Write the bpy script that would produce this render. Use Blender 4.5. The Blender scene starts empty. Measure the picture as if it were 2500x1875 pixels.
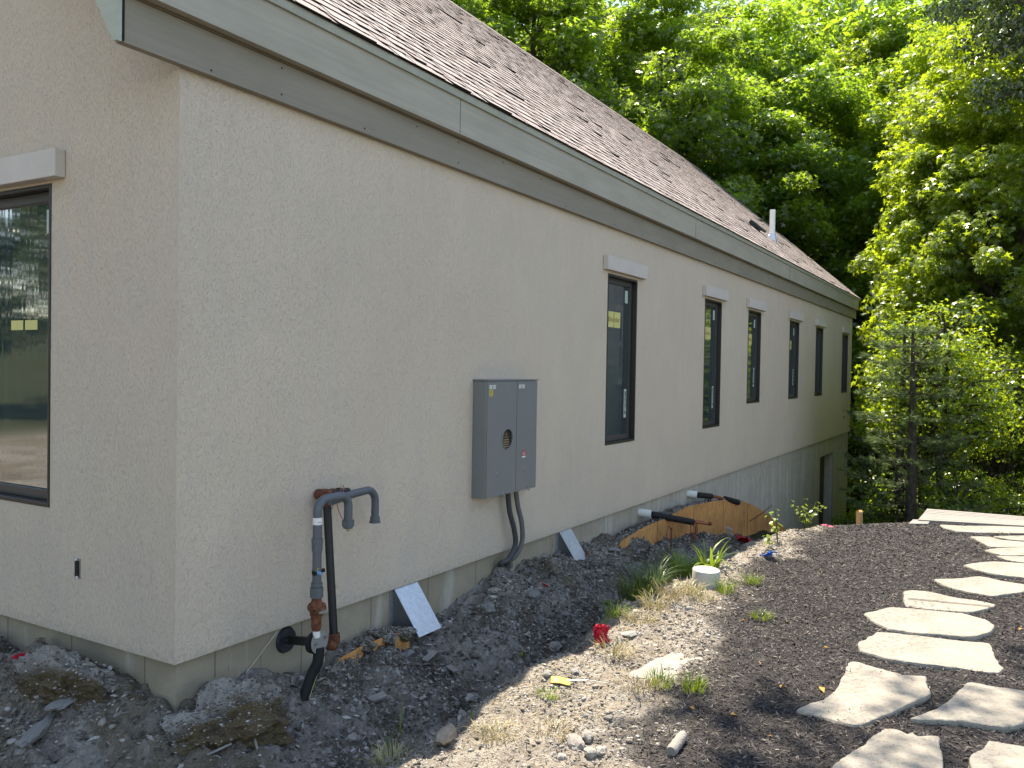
import bpy, bmesh, math, random
import numpy as np
from mathutils import Vector, Matrix, Euler, noise as mnoise

scene = bpy.context.scene
random.seed(7)
rng = np.random.default_rng(11)
R = math.radians

# ------------------------------------------------------------------ camera
RW = np.array([[0.50676717, -0.0077417, 0.8620482],
               [-0.86192044, -0.02396625, 0.50647683],
               [0.01673907, -0.99968279, -0.01881803]])      # camera axes (right, down, forward) -> world
CAM = np.array([-2.65491, -3.40856, 1.45])
cam_d = bpy.data.cameras.new('camera')
cam_d.sensor_width = 36.0
cam_d.lens = 2060.0 / 2500 * 36
cam_d.clip_start = 0.05
cam_d.clip_end = 600
cam = bpy.data.objects.new('camera', cam_d)
scene.collection.objects.link(cam)
cam.matrix_world = Matrix(((RW[0, 0], -RW[0, 1], -RW[0, 2], CAM[0]),
                           (RW[1, 0], -RW[1, 1], -RW[1, 2], CAM[1]),
                           (RW[2, 0], -RW[2, 1], -RW[2, 2], CAM[2]),
                           (0, 0, 0, 1)))
scene.camera = cam


def ray(px, py):
    return RW @ np.array([px - 1250.0, py - 937.5, 2060.0])


def at_z(px, py, z):
    """ground point seen at a pixel of the 2500-wide photograph, at height z"""
    d = ray(px, py)
    return CAM + d * ((z - CAM[2]) / d[2])


def at_y(px, py, y):
    d = ray(px, py)
    return CAM + d * ((y - CAM[1]) / d[1])


# ------------------------------------------------------------------ light
SUN = Vector((0.36, 0.33, 1.0)).normalized()
world = bpy.data.worlds.new('World')
scene.world = world
world.use_nodes = True
wn = world.node_tree
sky = wn.nodes.new('ShaderNodeTexSky')
sky.sky_type = 'NISHITA'
sky.sun_disc = False
sky.sun_elevation = math.asin(SUN.z)
sky.sun_rotation = math.atan2(SUN.x, SUN.y)
sky.air_density = 1.0
sky.dust_density = 0.4
sky.ozone_density = 1.6
sky.altitude = 600
bgn = wn.nodes['Background']
wn.links.new(sky.outputs['Color'], bgn.inputs['Color'])
bgn.inputs['Strength'].default_value = 0.135
sd = bpy.data.lights.new('sun', 'SUN')
sd.energy = 3.4
sd.angle = R(0.55)
sd.color = (.95, .975, 1.0)
so = bpy.data.objects.new('sun', sd)
scene.collection.objects.link(so)
so.rotation_euler = (-SUN).to_track_quat('-Z', 'Y').to_euler()
so.location = (8, 8, 30)

scene.view_settings.view_transform = 'Standard'
scene.view_settings.look = 'None'
scene.view_settings.exposure = 1.84
scene.view_settings.gamma = 1.0
scene.view_settings.use_white_balance = True
scene.view_settings.white_balance_temperature = 8500
scene.view_settings.white_balance_tint = 13
scene.render.engine = 'CYCLES'
scene.cycles.use_denoising = True
scene.cycles.max_bounces = 8
scene.cycles.diffuse_bounces = 4
scene.cycles.transmission_bounces = 4
scene.cycles.sample_clamp_indirect = 6.0


# ------------------------------------------------------------------ numpy noise
def _hash(ix, iy, seed):
    h = (ix.astype(np.int64) * 374761393 + iy.astype(np.int64) * 668265263 + seed * 1442695041) & 0xffffffff
    h = ((h ^ (h >> 13)) * 1274126177) & 0xffffffff
    h = h ^ (h >> 16)
    return (h & 0xffff) / 65535.0


def vnoise(x, y, seed=0):
    x = np.asarray(x, float); y = np.asarray(y, float)
    ix = np.floor(x); iy = np.floor(y)
    fx = x - ix; fy = y - iy
    fx = fx * fx * (3 - 2 * fx); fy = fy * fy * (3 - 2 * fy)
    a = _hash(ix, iy, seed); b = _hash(ix + 1, iy, seed)
    c = _hash(ix, iy + 1, seed); d = _hash(ix + 1, iy + 1, seed)
    return (a + (b - a) * fx) * (1 - fy) + (c + (d - c) * fx) * fy - 0.5


def fbm(x, y, base, octs, seed=0, gain=0.5):
    s = np.zeros(np.broadcast(x, y).shape); a = 1.0; f = 1.0 / base
    for i in range(octs):
        s = s + a * vnoise(x * f + 17.3 * i, y * f - 9.1 * i, seed + i)
        a *= gain; f *= 2.03
    return s


def sstep(a, b, v):
    t = np.clip((v - a) / (b - a), 0, 1)
    return t * t * (3 - 2 * t)


# ------------------------------------------------------------------ terrain shape
def mulch_w(x, y):
    t = -y
    tm = np.interp(x, [-3, 0, .5, 2, 4, 5.5, 7], [3.0, 2.35, 2.18, 1.93, 1.80, 1.72, 1.7])
    return sstep(-.16, .16, t - tm + fbm(x, y, .5, 4, 40) * .38)


def bank_w(x, y):
    t = -y
    b0 = np.interp(x, [-2, 0, 1, 3, 6], [.35, .55, .80, .85, .75])
    b1 = np.interp(x, [-2, 0, 1, 3, 6], [1.9, 1.7, 1.38, 1.30, 1.35])
    return sstep(0, 1, (t - b0 + fbm(x, y, .45, 3, 60) * .22) / (b1 - b0))


def base_h(x, y):
    x = np.asarray(x, float); y = np.asarray(y, float)
    t = -y
    zw = np.interp(x, [-.3, 0, .4, .7, 1.7, 2.2, 3, 4.1, 4.9, 5.5, 7, 9, 12, 16, 20, 30],
                   [-.24, -.22, -.23, -.27, -.29, -.26, -.17, -.15, -.22, -.30, -.50, -.80, -1.28, -2.0, -3.0, -3.6])
    zt = np.interp(x, [-3, -1, 0, 1, 3, 5, 7, 9, 12, 16, 20, 30],
                   [-.30, -.40, -.44, -.47, -.50, -.56, -.66, -.86, -1.3, -2.1, -3.0, -3.6])
    wall_side = zw + (zt - zw) * sstep(.10, .75, t + fbm(x, y, .35, 3, 20) * .25)
    # path bank; its crest runs obliquely and then the hill falls away
    xc = 6.0 + (t - 1.4) * 1.1
    fall = np.clip(x - xc, 0, 60)
    zp = -.15 - np.minimum(.035 * fall ** 1.7 + .10 * fall, 3.4) - .12 * sstep(1.7, 1.25, t) * sstep(3.5, 6.5, x)
    b = bank_w(x, y)
    z = wall_side * (1 - b) + zp * b
    # in front of the gable wall
    fr = -.44 + .36 * sstep(-.75, -.02, x) * sstep(-.1, .7, y) + .20 * sstep(-.45, -.0, x) * (1 - sstep(-.1, .7, y)) * sstep(-.8, -.1, y)
    fr = fr - .0 * y
    fr = fr + .22 * sstep(1.5, 5, y) * 0
    k = sstep(.12, -.12, x) * sstep(-.9, -.25, y)
    z = z * (1 - k) + fr * k
    # far land beyond
    z = z - .13 * np.exp(-((x - 4.05) / .2) ** 2 - ((t - .22) / .2) ** 2) - .06 * np.exp(-((x - 1.75) / .2) ** 2 - ((t - .22) / .18) ** 2)
    far = sstep(26, 70, np.hypot(x, y))
    return z + far * 5.0


def H(x, y):
    x = np.asarray(x, float); y = np.asarray(y, float)
    z = base_h(x, y)
    m = mulch_w(x, y)
    near = sstep(14, 7, np.hypot(x - 1, y + 1))
    b = bank_w(x, y)
    rough = (1 - m) * (1 - .55 * b)
    n1 = fbm(x, y, .42, 3, 1) * .095
    n2 = fbm(x, y, .10, 4, 5, .62) * .064
    rid = (0.5 - np.abs(fbm(x + .1 * vnoise(x * 6, y * 6, 3), y, .17, 3, 9)) * 1.6)
    z = z + near * (rough * (n1 + n2 + rid * .035) + b * (1 - m) * fbm(x, y, .2, 4, 15) * .035
                    + m * fbm(x, y, .30, 4, 33) * .022)
    z = z + (1 - near) * fbm(x, y, 3.0, 3, 70) * .25
    return z


def h1(x, y):
    return float(H(np.array([x]), np.array([y]))[0])


def on_ground(px, py):
    """walk down the ray of a photo pixel until it meets the terrain"""
    d = ray(px, py); d = d / np.linalg.norm(d)
    ts = np.arange(1.5, 40, .01)
    P = CAM[None] + ts[:, None] * d[None]
    hh = H(P[:, 0], P[:, 1])
    i = np.argmax(P[:, 2] < hh)
    return Vector((P[i, 0], P[i, 1], float(hh[i])))


# ------------------------------------------------------------------ objects
COL = scene.collection


def tag(o, label=None, cat=None, group=None, kind=None):
    if label: o['label'] = label
    if cat: o['category'] = cat
    if group: o['group'] = group
    if kind: o['kind'] = kind
    return o


def thing(name, label, cat, loc=(0, 0, 0), rot=(0, 0, 0), group=None):
    o = bpy.data.objects.new(name, None)
    o.empty_display_size = .1
    COL.objects.link(o)
    o.location = loc; o.rotation_euler = rot
    return tag(o, label, cat, group)


class MB:
    def __init__(s):
        s.v = []; s.f = []

    def add(s, vs, fs):
        n = len(s.v)
        s.v += [tuple(v) for v in vs]
        s.f += [tuple(i + n for i in f) for f in fs]
        return s

    def box(s, x0, x1, y0, y1, z0, z1):
        return s.add([(x0, y0, z0), (x1, y0, z0), (x1, y1, z0), (x0, y1, z0), (x0, y0, z1), (x1, y0, z1), (x1, y1, z1), (x0, y1, z1)],
                     [(0, 3, 2, 1), (4, 5, 6, 7), (0, 1, 5, 4), (1, 2, 6, 5), (2, 3, 7, 6), (3, 0, 4, 7)])

    def obox(s, c, size, M=None):
        a, b, d = [q / 2 for q in size]
        M = M or Matrix.Identity(3)
        vs = [Vector(c) + M @ Vector((i * a, j * b, k * d)) for k in (-1, 1) for i, j in ((-1, -1), (1, -1), (1, 1), (-1, 1))]
        return s.add(vs, [(0, 3, 2, 1), (4, 5, 6, 7), (0, 1, 5, 4), (1, 2, 6, 5), (2, 3, 7, 6), (3, 0, 4, 7)])

    def tube(s, pts, r, seg=12, caps=True):
        pts = [Vector(p) for p in pts]
        n = len(pts)
        rr = r if hasattr(r, '__len__') else [r] * n
        base = len(s.v)
        prev = None
        for i, p in enumerate(pts):
            t = (pts[min(i + 1, n - 1)] - pts[max(i - 1, 0)]).normalized()
            if prev is None:
                a = t.orthogonal().normalized()
            else:
                a = (prev - t * prev.dot(t))
                a = a.normalized() if a.length > 1e-6 else t.orthogonal().normalized()
            prev = a
            b = t.cross(a)
            for k in range(seg):
                w = 2 * math.pi * k / seg
                s.v.append(tuple(p + (a * math.cos(w) + b * math.sin(w)) * rr[i]))
        for i in range(n - 1):
            for k in range(seg):
                k2 = (k + 1) % seg
                s.f.append((base + i * seg + k, base + i * seg + k2, base + (i + 1) * seg + k2, base + (i + 1) * seg + k))
        if caps:
            s.f.append(tuple(base + k for k in range(seg))[::-1])
            s.f.append(tuple(base + (n - 1) * seg + k for k in range(seg)))
        return s

    def prism(s, poly, fn, a, b):
        """poly: 2D outline, fn(u,v,w)->3D, extruded from w=a to w=b"""
        n = len(poly)
        vs = [fn(u, v, a) for u, v in poly] + [fn(u, v, b) for u, v in poly]
        fs = [tuple(range(n))[::-1], tuple(range(n, 2 * n))] + [(i, (i + 1) % n, n + (i + 1) % n, n + i) for i in range(n)]
        return s.add(vs, fs)

    def build(s, name, mat, parent=None, smooth=False, loc=None):
        me = bpy.data.meshes.new(name)
        me.from_pydata(s.v, [], s.f)
        me.validate()
        bm = bmesh.new(); bm.from_mesh(me)
        bmesh.ops.recalc_face_normals(bm, faces=bm.faces)
        bm.to_mesh(me); bm.free()
        if smooth:
            me.polygons.foreach_set('use_smooth', [True] * len(me.polygons))
            try:
                me.set_sharp_from_angle(angle=R(40))
            except Exception:
                pass
        me.materials.append(mat)
        o = bpy.data.objects.new(name, me)
        COL.objects.link(o)
        if parent: o.parent = parent
        if loc: o.location = loc
        return o


def bevel(o, w, seg=2):
    m = o.modifiers.new('bevel', 'BEVEL'); m.width = w; m.segments = seg; m.limit_method = 'ANGLE'; m.angle_limit = R(40)
    return o


def np_mesh(name, V, F, mat, parent=None, smooth=False, attrs=None):
    """V (n,3), F (m,k) arrays"""
    me = bpy.data.meshes.new(name)
    V = np.asarray(V, np.float32); F = np.asarray(F, np.int32)
    me.vertices.add(len(V)); me.vertices.foreach_set('co', V.ravel())
    k = F.shape[1]
    me.loops.add(F.size); me.loops.foreach_set('vertex_index', F.ravel())
    me.polygons.add(len(F))
    me.polygons.foreach_set('loop_start', np.arange(0, F.size, k, dtype=np.int32))
    me.polygons.foreach_set('loop_total', np.full(len(F), k, np.int32))
    if smooth: me.polygons.foreach_set('use_smooth', np.ones(len(F), bool))
    me.update(calc_edges=True)
    for an, av in (attrs or {}).items():
        a = me.attributes.new(an, 'FLOAT', 'POINT')
        a.data.foreach_set('value', np.asarray(av, np.float32).ravel())
    me.materials.append(mat)
    o = bpy.data.objects.new(name, me)
    COL.objects.link(o)
    if parent: o.parent = parent
    return o


def arc(c, u, w, r, a0, a1, n=8):
    c = Vector(c); u = Vector(u); w = Vector(w)
    return [c + u * math.cos(a0 + (a1 - a0) * i / n) * r + w * math.sin(a0 + (a1 - a0) * i / n) * r for i in range(n + 1)]


# ------------------------------------------------------------------ materials
class NT:
    def __init__(s, name):
        s.m = bpy.data.materials.new(name); s.m.use_nodes = True
        s.t = s.m.node_tree; s.bsdf = s.t.nodes['Principled BSDF']; s.out = s.t.nodes['Material Output']
        s.co = None

    def n(s, typ, **kw):
        nd = s.t.nodes.new(typ)
        for k, v in kw.items():
            if k in nd.inputs: nd.inputs[k].default_value = v
            else: setattr(nd, k, v)
        return nd

    def l(s, a, b): s.t.links.new(a, b)

    def coords(s, scale=(1, 1, 1), rot=(0, 0, 0), src='Object'):
        tc = s.n('ShaderNodeTexCoord')
        mp = s.n('ShaderNodeMapping')
        mp.inputs['Scale'].default_value = scale; mp.inputs['Rotation'].default_value = rot
        s.l(tc.outputs[src], mp.inputs['Vector'])
        return mp.outputs[0]

    def noise(s, vec, scale, detail=4, rough=.55, dist=0.0):
        nd = s.n('ShaderNodeTexNoise')
        nd.inputs['Scale'].default_value = scale; nd.inputs['Detail'].default_value = detail
        nd.inputs['Roughness'].default_value = rough; nd.inputs['Distortion'].default_value = dist
        s.l(vec, nd.inputs['Vector'])
        return nd.outputs['Fac']

    def ramp(s, fac, stops):
        r = s.n('ShaderNodeValToRGB')
        e = r.color_ramp.elements
        while len(e) < len(stops): e.new(.5)
        for q, (p, c) in zip(e, stops):
            q.position = p
            q.color = (c, c, c, 1) if not hasattr(c, '__len__') else (*c, 1)
        s.l(fac, r.inputs['Fac'])
        return r.outputs['Color']

    def mix(s, fac, a, b, mode='MIX'):
        m = s.n('ShaderNodeMix', data_type='RGBA', blend_type=mode)
        for sock, v in ((m.inputs[0], fac), (m.inputs[6], a), (m.inputs[7], b)):
            if isinstance(v, (int, float)): sock.default_value = v
            elif isinstance(v, tuple): sock.default_value = (*v, 1)
            else: s.l(v, sock)
        return m.outputs[2]

    def math(s, op, a, b=0.0, c=None):
        m = s.n('ShaderNodeMath', operation=op)
        for i, v in enumerate((a, b, c)):
            if v is None: continue
            if isinstance(v, (int, float)): m.inputs[i].default_value = v
            else: s.l(v, m.inputs[i])
        return m.outputs[0]

    def attr(s, name):
        a = s.n('ShaderNodeAttribute'); a.attribute_name = name
        return a.outputs['Fac']

    def bump(s, height, dist, strength=1.0, prev=None):
        b = s.n('ShaderNodeBump'); b.inputs['Distance'].default_value = dist; b.inputs['Strength'].default_value = strength
        s.l(height, b.inputs['Height'])
        if prev is not None: s.l(prev, b.inputs['Normal'])
        return b.outputs[0]

    def fin(s, color=None, rough=.8, metal=0.0, normal=None, spec=.5, **kw):
        B = s.bsdf
        if color is not None:
            if isinstance(color, tuple): B.inputs['Base Color'].default_value = (*color, 1)
            else: s.l(color, B.inputs['Base Color'])
        if isinstance(rough, (int, float)): B.inputs['Roughness'].default_value = rough
        else: s.l(rough, B.inputs['Roughness'])
        B.inputs['Metallic'].default_value = metal
        B.inputs['Specular IOR Level'].default_value = spec
        if normal is not None: s.l(normal, B.inputs['Normal'])
        for k, v in kw.items(): B.inputs[k].default_value = v
        return s.m


def simple(name, col, rough=.7, metal=0.0, var=.25, scale=12, bumpd=.001, spec=.4):
    t = NT(name); co = t.coords()
    n = t.noise(co, scale, 6, .6)
    c = t.mix(n, tuple(q * (1 - var) for q in col), tuple(min(1, q * (1 + var)) for q in col))
    n2 = t.noise(co, scale * 7, 3, .6)
    return t.fin(c, rough, metal, t.bump(n2, bumpd), spec)


def stucco():
    t = NT('stucco'); co = t.coords((1, 1, .6))
    co1 = t.coords()
    wob = t.noise(co, 115, 4, .62, 1.3)
    worm = t.ramp(wob, [(.34, 0.0), (.45, .75), (.54, 1.0), (.75, .8)])
    fine = t.noise(co1, 300, 3, .6)
    grit = t.math('ADD', t.math('MULTIPLY', fine, .45), worm)
    big = t.noise(co1, .9, 4, .6, .4)
    c = t.mix(t.ramp(big, [(.38, 0), (.62, 1)]), (.590, .476, .368), (.632, .517, .398))
    trow = t.noise(t.coords((1.4, 1.4, .5)), 3.2, 4, .65, .8)
    c = t.mix(t.ramp(trow, [(.42, 0), (.62, .45)]), c, (.54, .46, .385))
    mid = t.noise(co1, 24, 4, .6)
    c = t.mix(t.ramp(mid, [(.3, .0), (.7, .4)]), c, (.645, .555, .44))
    c = t.mix(t.ramp(wob, [(.30, .45), (.42, 0)]), c, (.36, .30, .23))
    # mud splash along the foot of the wall
    sx = t.n('ShaderNodeSeparateXYZ'); t.l(co1, sx.inputs[0])
    foot = t.math('SUBTRACT', t.ramp(sx.outputs[2], [(0.0, .62), (.28, 0)]), t.math('MULTIPLY', t.noise(co1, 42, 4, .7), .95))
    c = t.mix(t.ramp(foot, [(0.0, 0), (.25, .5)]), c, (.36, .315, .25))
    nm = t.bump(grit, .0028, .8)
    nm = t.bump(trow, .01, .25, nm)
    return t.fin(c, .92, 0, nm, .15)


def concrete():
    t = NT('foundation_concrete'); co = t.coords()
    sx = t.n('ShaderNodeSeparateXYZ'); t.l(co, sx.inputs[0])
    n1 = t.noise(co, 1.1, 5, .6); n2 = t.noise(co, 9, 6, .65)
    c = t.mix(t.ramp(n1, [(.35, 0), (.65, 1)]), (.29, .24, .165), (.36, .305, .225))
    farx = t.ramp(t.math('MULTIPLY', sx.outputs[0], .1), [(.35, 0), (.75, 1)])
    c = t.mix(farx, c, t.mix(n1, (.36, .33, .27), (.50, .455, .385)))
    c = t.mix(t.ramp(n2, [(.3, .35), (.6, 0)]), c, (.22, .20, .16))
    # form joints
    fx = t.math('FRACT', t.math('MULTIPLY', t.math('ADD', sx.outputs[0], sx.outputs[1]), 1 / .61))
    j = t.math('LESS_THAN', t.math('ABSOLUTE', t.math('SUBTRACT', fx, .5)), .008)
    # drips and dark pits, stretched downwards
    st = t.coords((9, 9, 1.4))
    dr = t.noise(st, 1.6, 5, .7, .3)
    dk = t.ramp(dr, [(.66, 0), (.70, .85)])
    c = t.mix(dk, c, (.07, .062, .05))
    c = t.mix(t.ramp(t.noise(t.coords((3, 3, .5)), 1.2, 4, .6), [(.56, 0), (.66, .35)]), c, (.62, .60, .56))
    c = t.mix(t.math('MULTIPLY', j, .65), c, (.12, .105, .085))
    v = t.n('ShaderNodeTexVoronoi'); v.inputs['Scale'].default_value = 26; t.l(co, v.inputs['Vector'])
    pit = t.ramp(v.outputs['Distance'], [(.05, .8), (.10, 0)])
    c = t.mix(t.math('MULTIPLY', pit, t.ramp(n2, [(.5, 0), (.56, 1)])), c, (.05, .045, .04))
    h = t.math('SUBTRACT', n2, j)
    return t.fin(c, .88, 0, t.bump(h, .006), .25)


def ground_mat():
    t = NT('ground_soil'); co = t.coords()
    n0 = t.noise(co, 2.2, 5, .6, .4); n1 = t.noise(co, 11, 6, .65, .5); n2 = t.noise(co, 60, 5, .7); n3 = t.noise(co, 210, 3, .7)
    v = t.n('ShaderNodeTexVoronoi'); v.inputs['Scale'].default_value = 48; t.l(co, v.inputs['Vector'])
    v2 = t.n('ShaderNodeTexVoronoi'); v2.inputs['Scale'].default_value = 120; t.l(co, v2.inputs['Vector'])
    # grey silty spoil with pale dust and darker soil
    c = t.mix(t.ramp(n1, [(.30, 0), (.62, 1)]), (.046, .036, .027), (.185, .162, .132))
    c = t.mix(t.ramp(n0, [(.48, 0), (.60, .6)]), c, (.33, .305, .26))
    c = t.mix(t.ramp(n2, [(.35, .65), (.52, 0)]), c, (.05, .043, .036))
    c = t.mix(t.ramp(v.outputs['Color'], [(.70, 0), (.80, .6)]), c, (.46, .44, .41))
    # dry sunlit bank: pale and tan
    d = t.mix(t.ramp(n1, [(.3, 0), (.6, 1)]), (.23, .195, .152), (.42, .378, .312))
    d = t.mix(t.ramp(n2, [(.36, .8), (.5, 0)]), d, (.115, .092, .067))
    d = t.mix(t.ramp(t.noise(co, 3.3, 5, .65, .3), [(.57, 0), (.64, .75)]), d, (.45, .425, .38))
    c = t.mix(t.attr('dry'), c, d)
    du = t.math('MULTIPLY', t.attr('dust'), t.ramp(n1, [(.30, .25), (.50, 1)]))
    c = t.mix(du, c, t.mix(n2, (.25, .228, .195), (.46, .43, .385)))
    # the yellow-brown cut faces of dug clods
    c = t.mix(t.attr('brown'), c, t.mix(n2, (.085, .06, .034), (.21, .155, .085)))
    # mulch
    ms = t.noise(t.coords((1, 1, 1)), 150, 4, .75, 1.0)
    m = t.mix(t.ramp(ms, [(.35, 0), (.68, 1)]), (.018, .017, .017), (.10, .092, .088))
    m = t.mix(t.ramp(n3, [(.64, 0), (.72, .6)]), m, (.16, .125, .10))
    c = t.mix(t.attr('mulch'), c, m)
    # forest floor far away
    c = t.mix(t.attr('wood'), c, t.mix(n0, (.02, .03, .012), (.05, .055, .02)))
    h = t.math('ADD', t.math('MULTIPLY', n2, 1.0), t.math('ADD', t.math('MULTIPLY', n3, .5), t.math('MULTIPLY', v2.outputs['Distance'], -.5)))
    return t.fin(c, .95, 0, t.bump(h, .022, .9), .15)


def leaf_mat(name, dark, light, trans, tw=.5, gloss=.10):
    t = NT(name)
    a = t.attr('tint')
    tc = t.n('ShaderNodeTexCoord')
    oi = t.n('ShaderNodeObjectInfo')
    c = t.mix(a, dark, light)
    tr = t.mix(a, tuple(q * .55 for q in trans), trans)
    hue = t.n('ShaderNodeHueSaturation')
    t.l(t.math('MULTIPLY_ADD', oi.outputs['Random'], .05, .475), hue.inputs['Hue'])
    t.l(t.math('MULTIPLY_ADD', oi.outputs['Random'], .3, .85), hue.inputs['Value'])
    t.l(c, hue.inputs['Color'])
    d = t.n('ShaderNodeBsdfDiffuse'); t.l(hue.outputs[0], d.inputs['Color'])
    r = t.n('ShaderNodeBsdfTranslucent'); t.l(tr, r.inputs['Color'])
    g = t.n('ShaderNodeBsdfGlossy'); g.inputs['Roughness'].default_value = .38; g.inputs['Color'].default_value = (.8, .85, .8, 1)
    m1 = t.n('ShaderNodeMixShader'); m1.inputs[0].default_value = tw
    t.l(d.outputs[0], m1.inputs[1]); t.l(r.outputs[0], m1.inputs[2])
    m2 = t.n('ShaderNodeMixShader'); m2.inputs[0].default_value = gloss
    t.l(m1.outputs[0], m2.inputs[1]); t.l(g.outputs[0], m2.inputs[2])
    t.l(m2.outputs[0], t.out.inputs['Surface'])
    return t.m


def roof_mat():
    t = NT('shingle'); co = t.coords()
    a = t.attr('tint')
    n = t.noise(co, 420, 3, .8); n1 = t.noise(co, 2.5, 4, .6)
    c = t.mix(a, (.37, .315, .292), (.53, .465, .432))
    c = t.mix(t.ramp(n, [(.35, .7), (.65, 0)]), c, (.12, .09, .082))
    c = t.mix(t.ramp(n, [(.58, 0), (.75, .5)]), c, (.56, .50, .47))
    c = t.mix(t.ramp(n1, [(.4, 0), (.7, .25)]), c, (.30, .27, .26))
    c = t.mix(t.math('LESS_THAN', a, -.5), c, (.02, .017, .016))  # shingle edges go near-black, course shadow lines put into the colour
    return t.fin(c, .95, 0, t.bump(n, .0025), .2)


def trim_mat(name, a, b):
    t = NT(name); co = t.coords((1, 1, 3))
    n = t.noise(co, 1.6, 5, .6); n2 = t.noise(t.coords((.5, 1, 14)), 3.0, 5, .6)
    c = t.mix(t.ramp(n, [(.3, 0), (.7, 1)]), a, b)
    c = t.mix(t.ramp(n2, [(.4, 0), (.75, .35)]), c, tuple(q * .72 for q in a))
    return t.fin(c, .6, 0, t.bump(t.noise(t.coords((1, 1, 8)), 40, 4, .6), .0012), .3)


def glass_mat():
    t = NT('window_glass'); co = t.coords((5, 5, .25))
    n = t.noise(co, 1.6, 3, .5)
    n2 = t.noise(t.coords((22, 22, .15)), 1.3, 2, .5)
    st = t.ramp(n2, [(.60, 0), (.66, .10)])
    c = t.mix(st, (.022, .042, .045), (.30, .38, .38))
    m = t.fin(c, .035, 0, t.bump(n, .004, .22), .9)
    t.bsdf.inputs['IOR'].default_value = 2.5
    return m


def osb_mat():
    t = NT('strand_board')
    co = t.coords((1, 1, .35)); n = t.noise(co, 38, 4, .7, 1.2); n1 = t.noise(t.coords(), 2, 4, .6)
    c = t.mix(t.ramp(n, [(.3, 0), (.7, 1)]), (.36, .15, .045), (.74, .38, .14))
    c = t.mix(t.ramp(n1, [(.45, 0), (.7, .5)]), c, (.20, .10, .045))
    return t.fin(c, .8, 0, t.bump(n, .002), .2)


def stone_mat():
    t = NT('flagstone'); co = t.coords()
    n = t.noise(co, 3.5, 6, .65, .3); n2 = t.noise(co, 30, 6, .7); n3 = t.noise(co, 120, 4, .7)
    c = t.mix(t.ramp(n, [(.3, 0), (.7, 1)]), (.235, .215, .180), (.345, .325, .28))
    c = t.mix(t.ramp(n2, [(.40, .6), (.50, 0)]), c, (.15, .13, .10))
    c = t.mix(t.ramp(n3, [(.34, .6), (.42, 0)]), c, (.07, .06, .05))
    c = t.mix(t.ramp(t.noise(t.coords((1, 1, 1)), 1.1, 3, .6), [(.45, 0), (.6, .5)]), c, (.34, .30, .235))
    return t.fin(c, .9, 0, t.bump(t.math('ADD', n2, t.math('MULTIPLY', n, 2.5)), .007), .2)


def bark_mat():
    t = NT('bark'); co = t.coords((1, 1, .25))
    n = t.noise(co, 16, 6, .7, .5)
    c = t.mix(t.ramp(n, [(.3, 0), (.7, 1)]), (.025, .02, .016), (.12, .10, .08))
    return t.fin(c, .95, 0, t.bump(n, .03), .1)


def wood_mat(name, a, b, sc=(1, 12, 12)):
    t = NT(name); n = t.noise(t.coords(sc), 6, 5, .6, .4)
    return t.fin(t.mix(t.ramp(n, [(.3, 0), (.7, 1)]), a, b), .85, 0, t.bump(n, .002), .2)


def galv_mat():
    t = NT('galvanised_steel'); co = t.coords()
    v = t.n('ShaderNodeTexVoronoi'); v.inputs['Scale'].default_value = 45; t.l(co, v.inputs['Vector'])
    n = t.noise(co, 5, 4, .6)
    c = t.mix(v.outputs['Color'], (.52, .56, .60), (.66, .70, .74))
    return t.fin(c, t.math('MULTIPLY_ADD', n, .3, .25), .85, t.bump(n, .006, .12), .5)


def rust_mat():
    t = NT('rusty_iron'); n = t.noise(t.coords(), 35, 6, .7)
    return t.fin(t.mix(t.ramp(n, [(.35, 0), (.65, 1)]), (.055, .022, .014), (.24, .085, .04)), .85, 0, t.bump(n, .003), .3)


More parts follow.
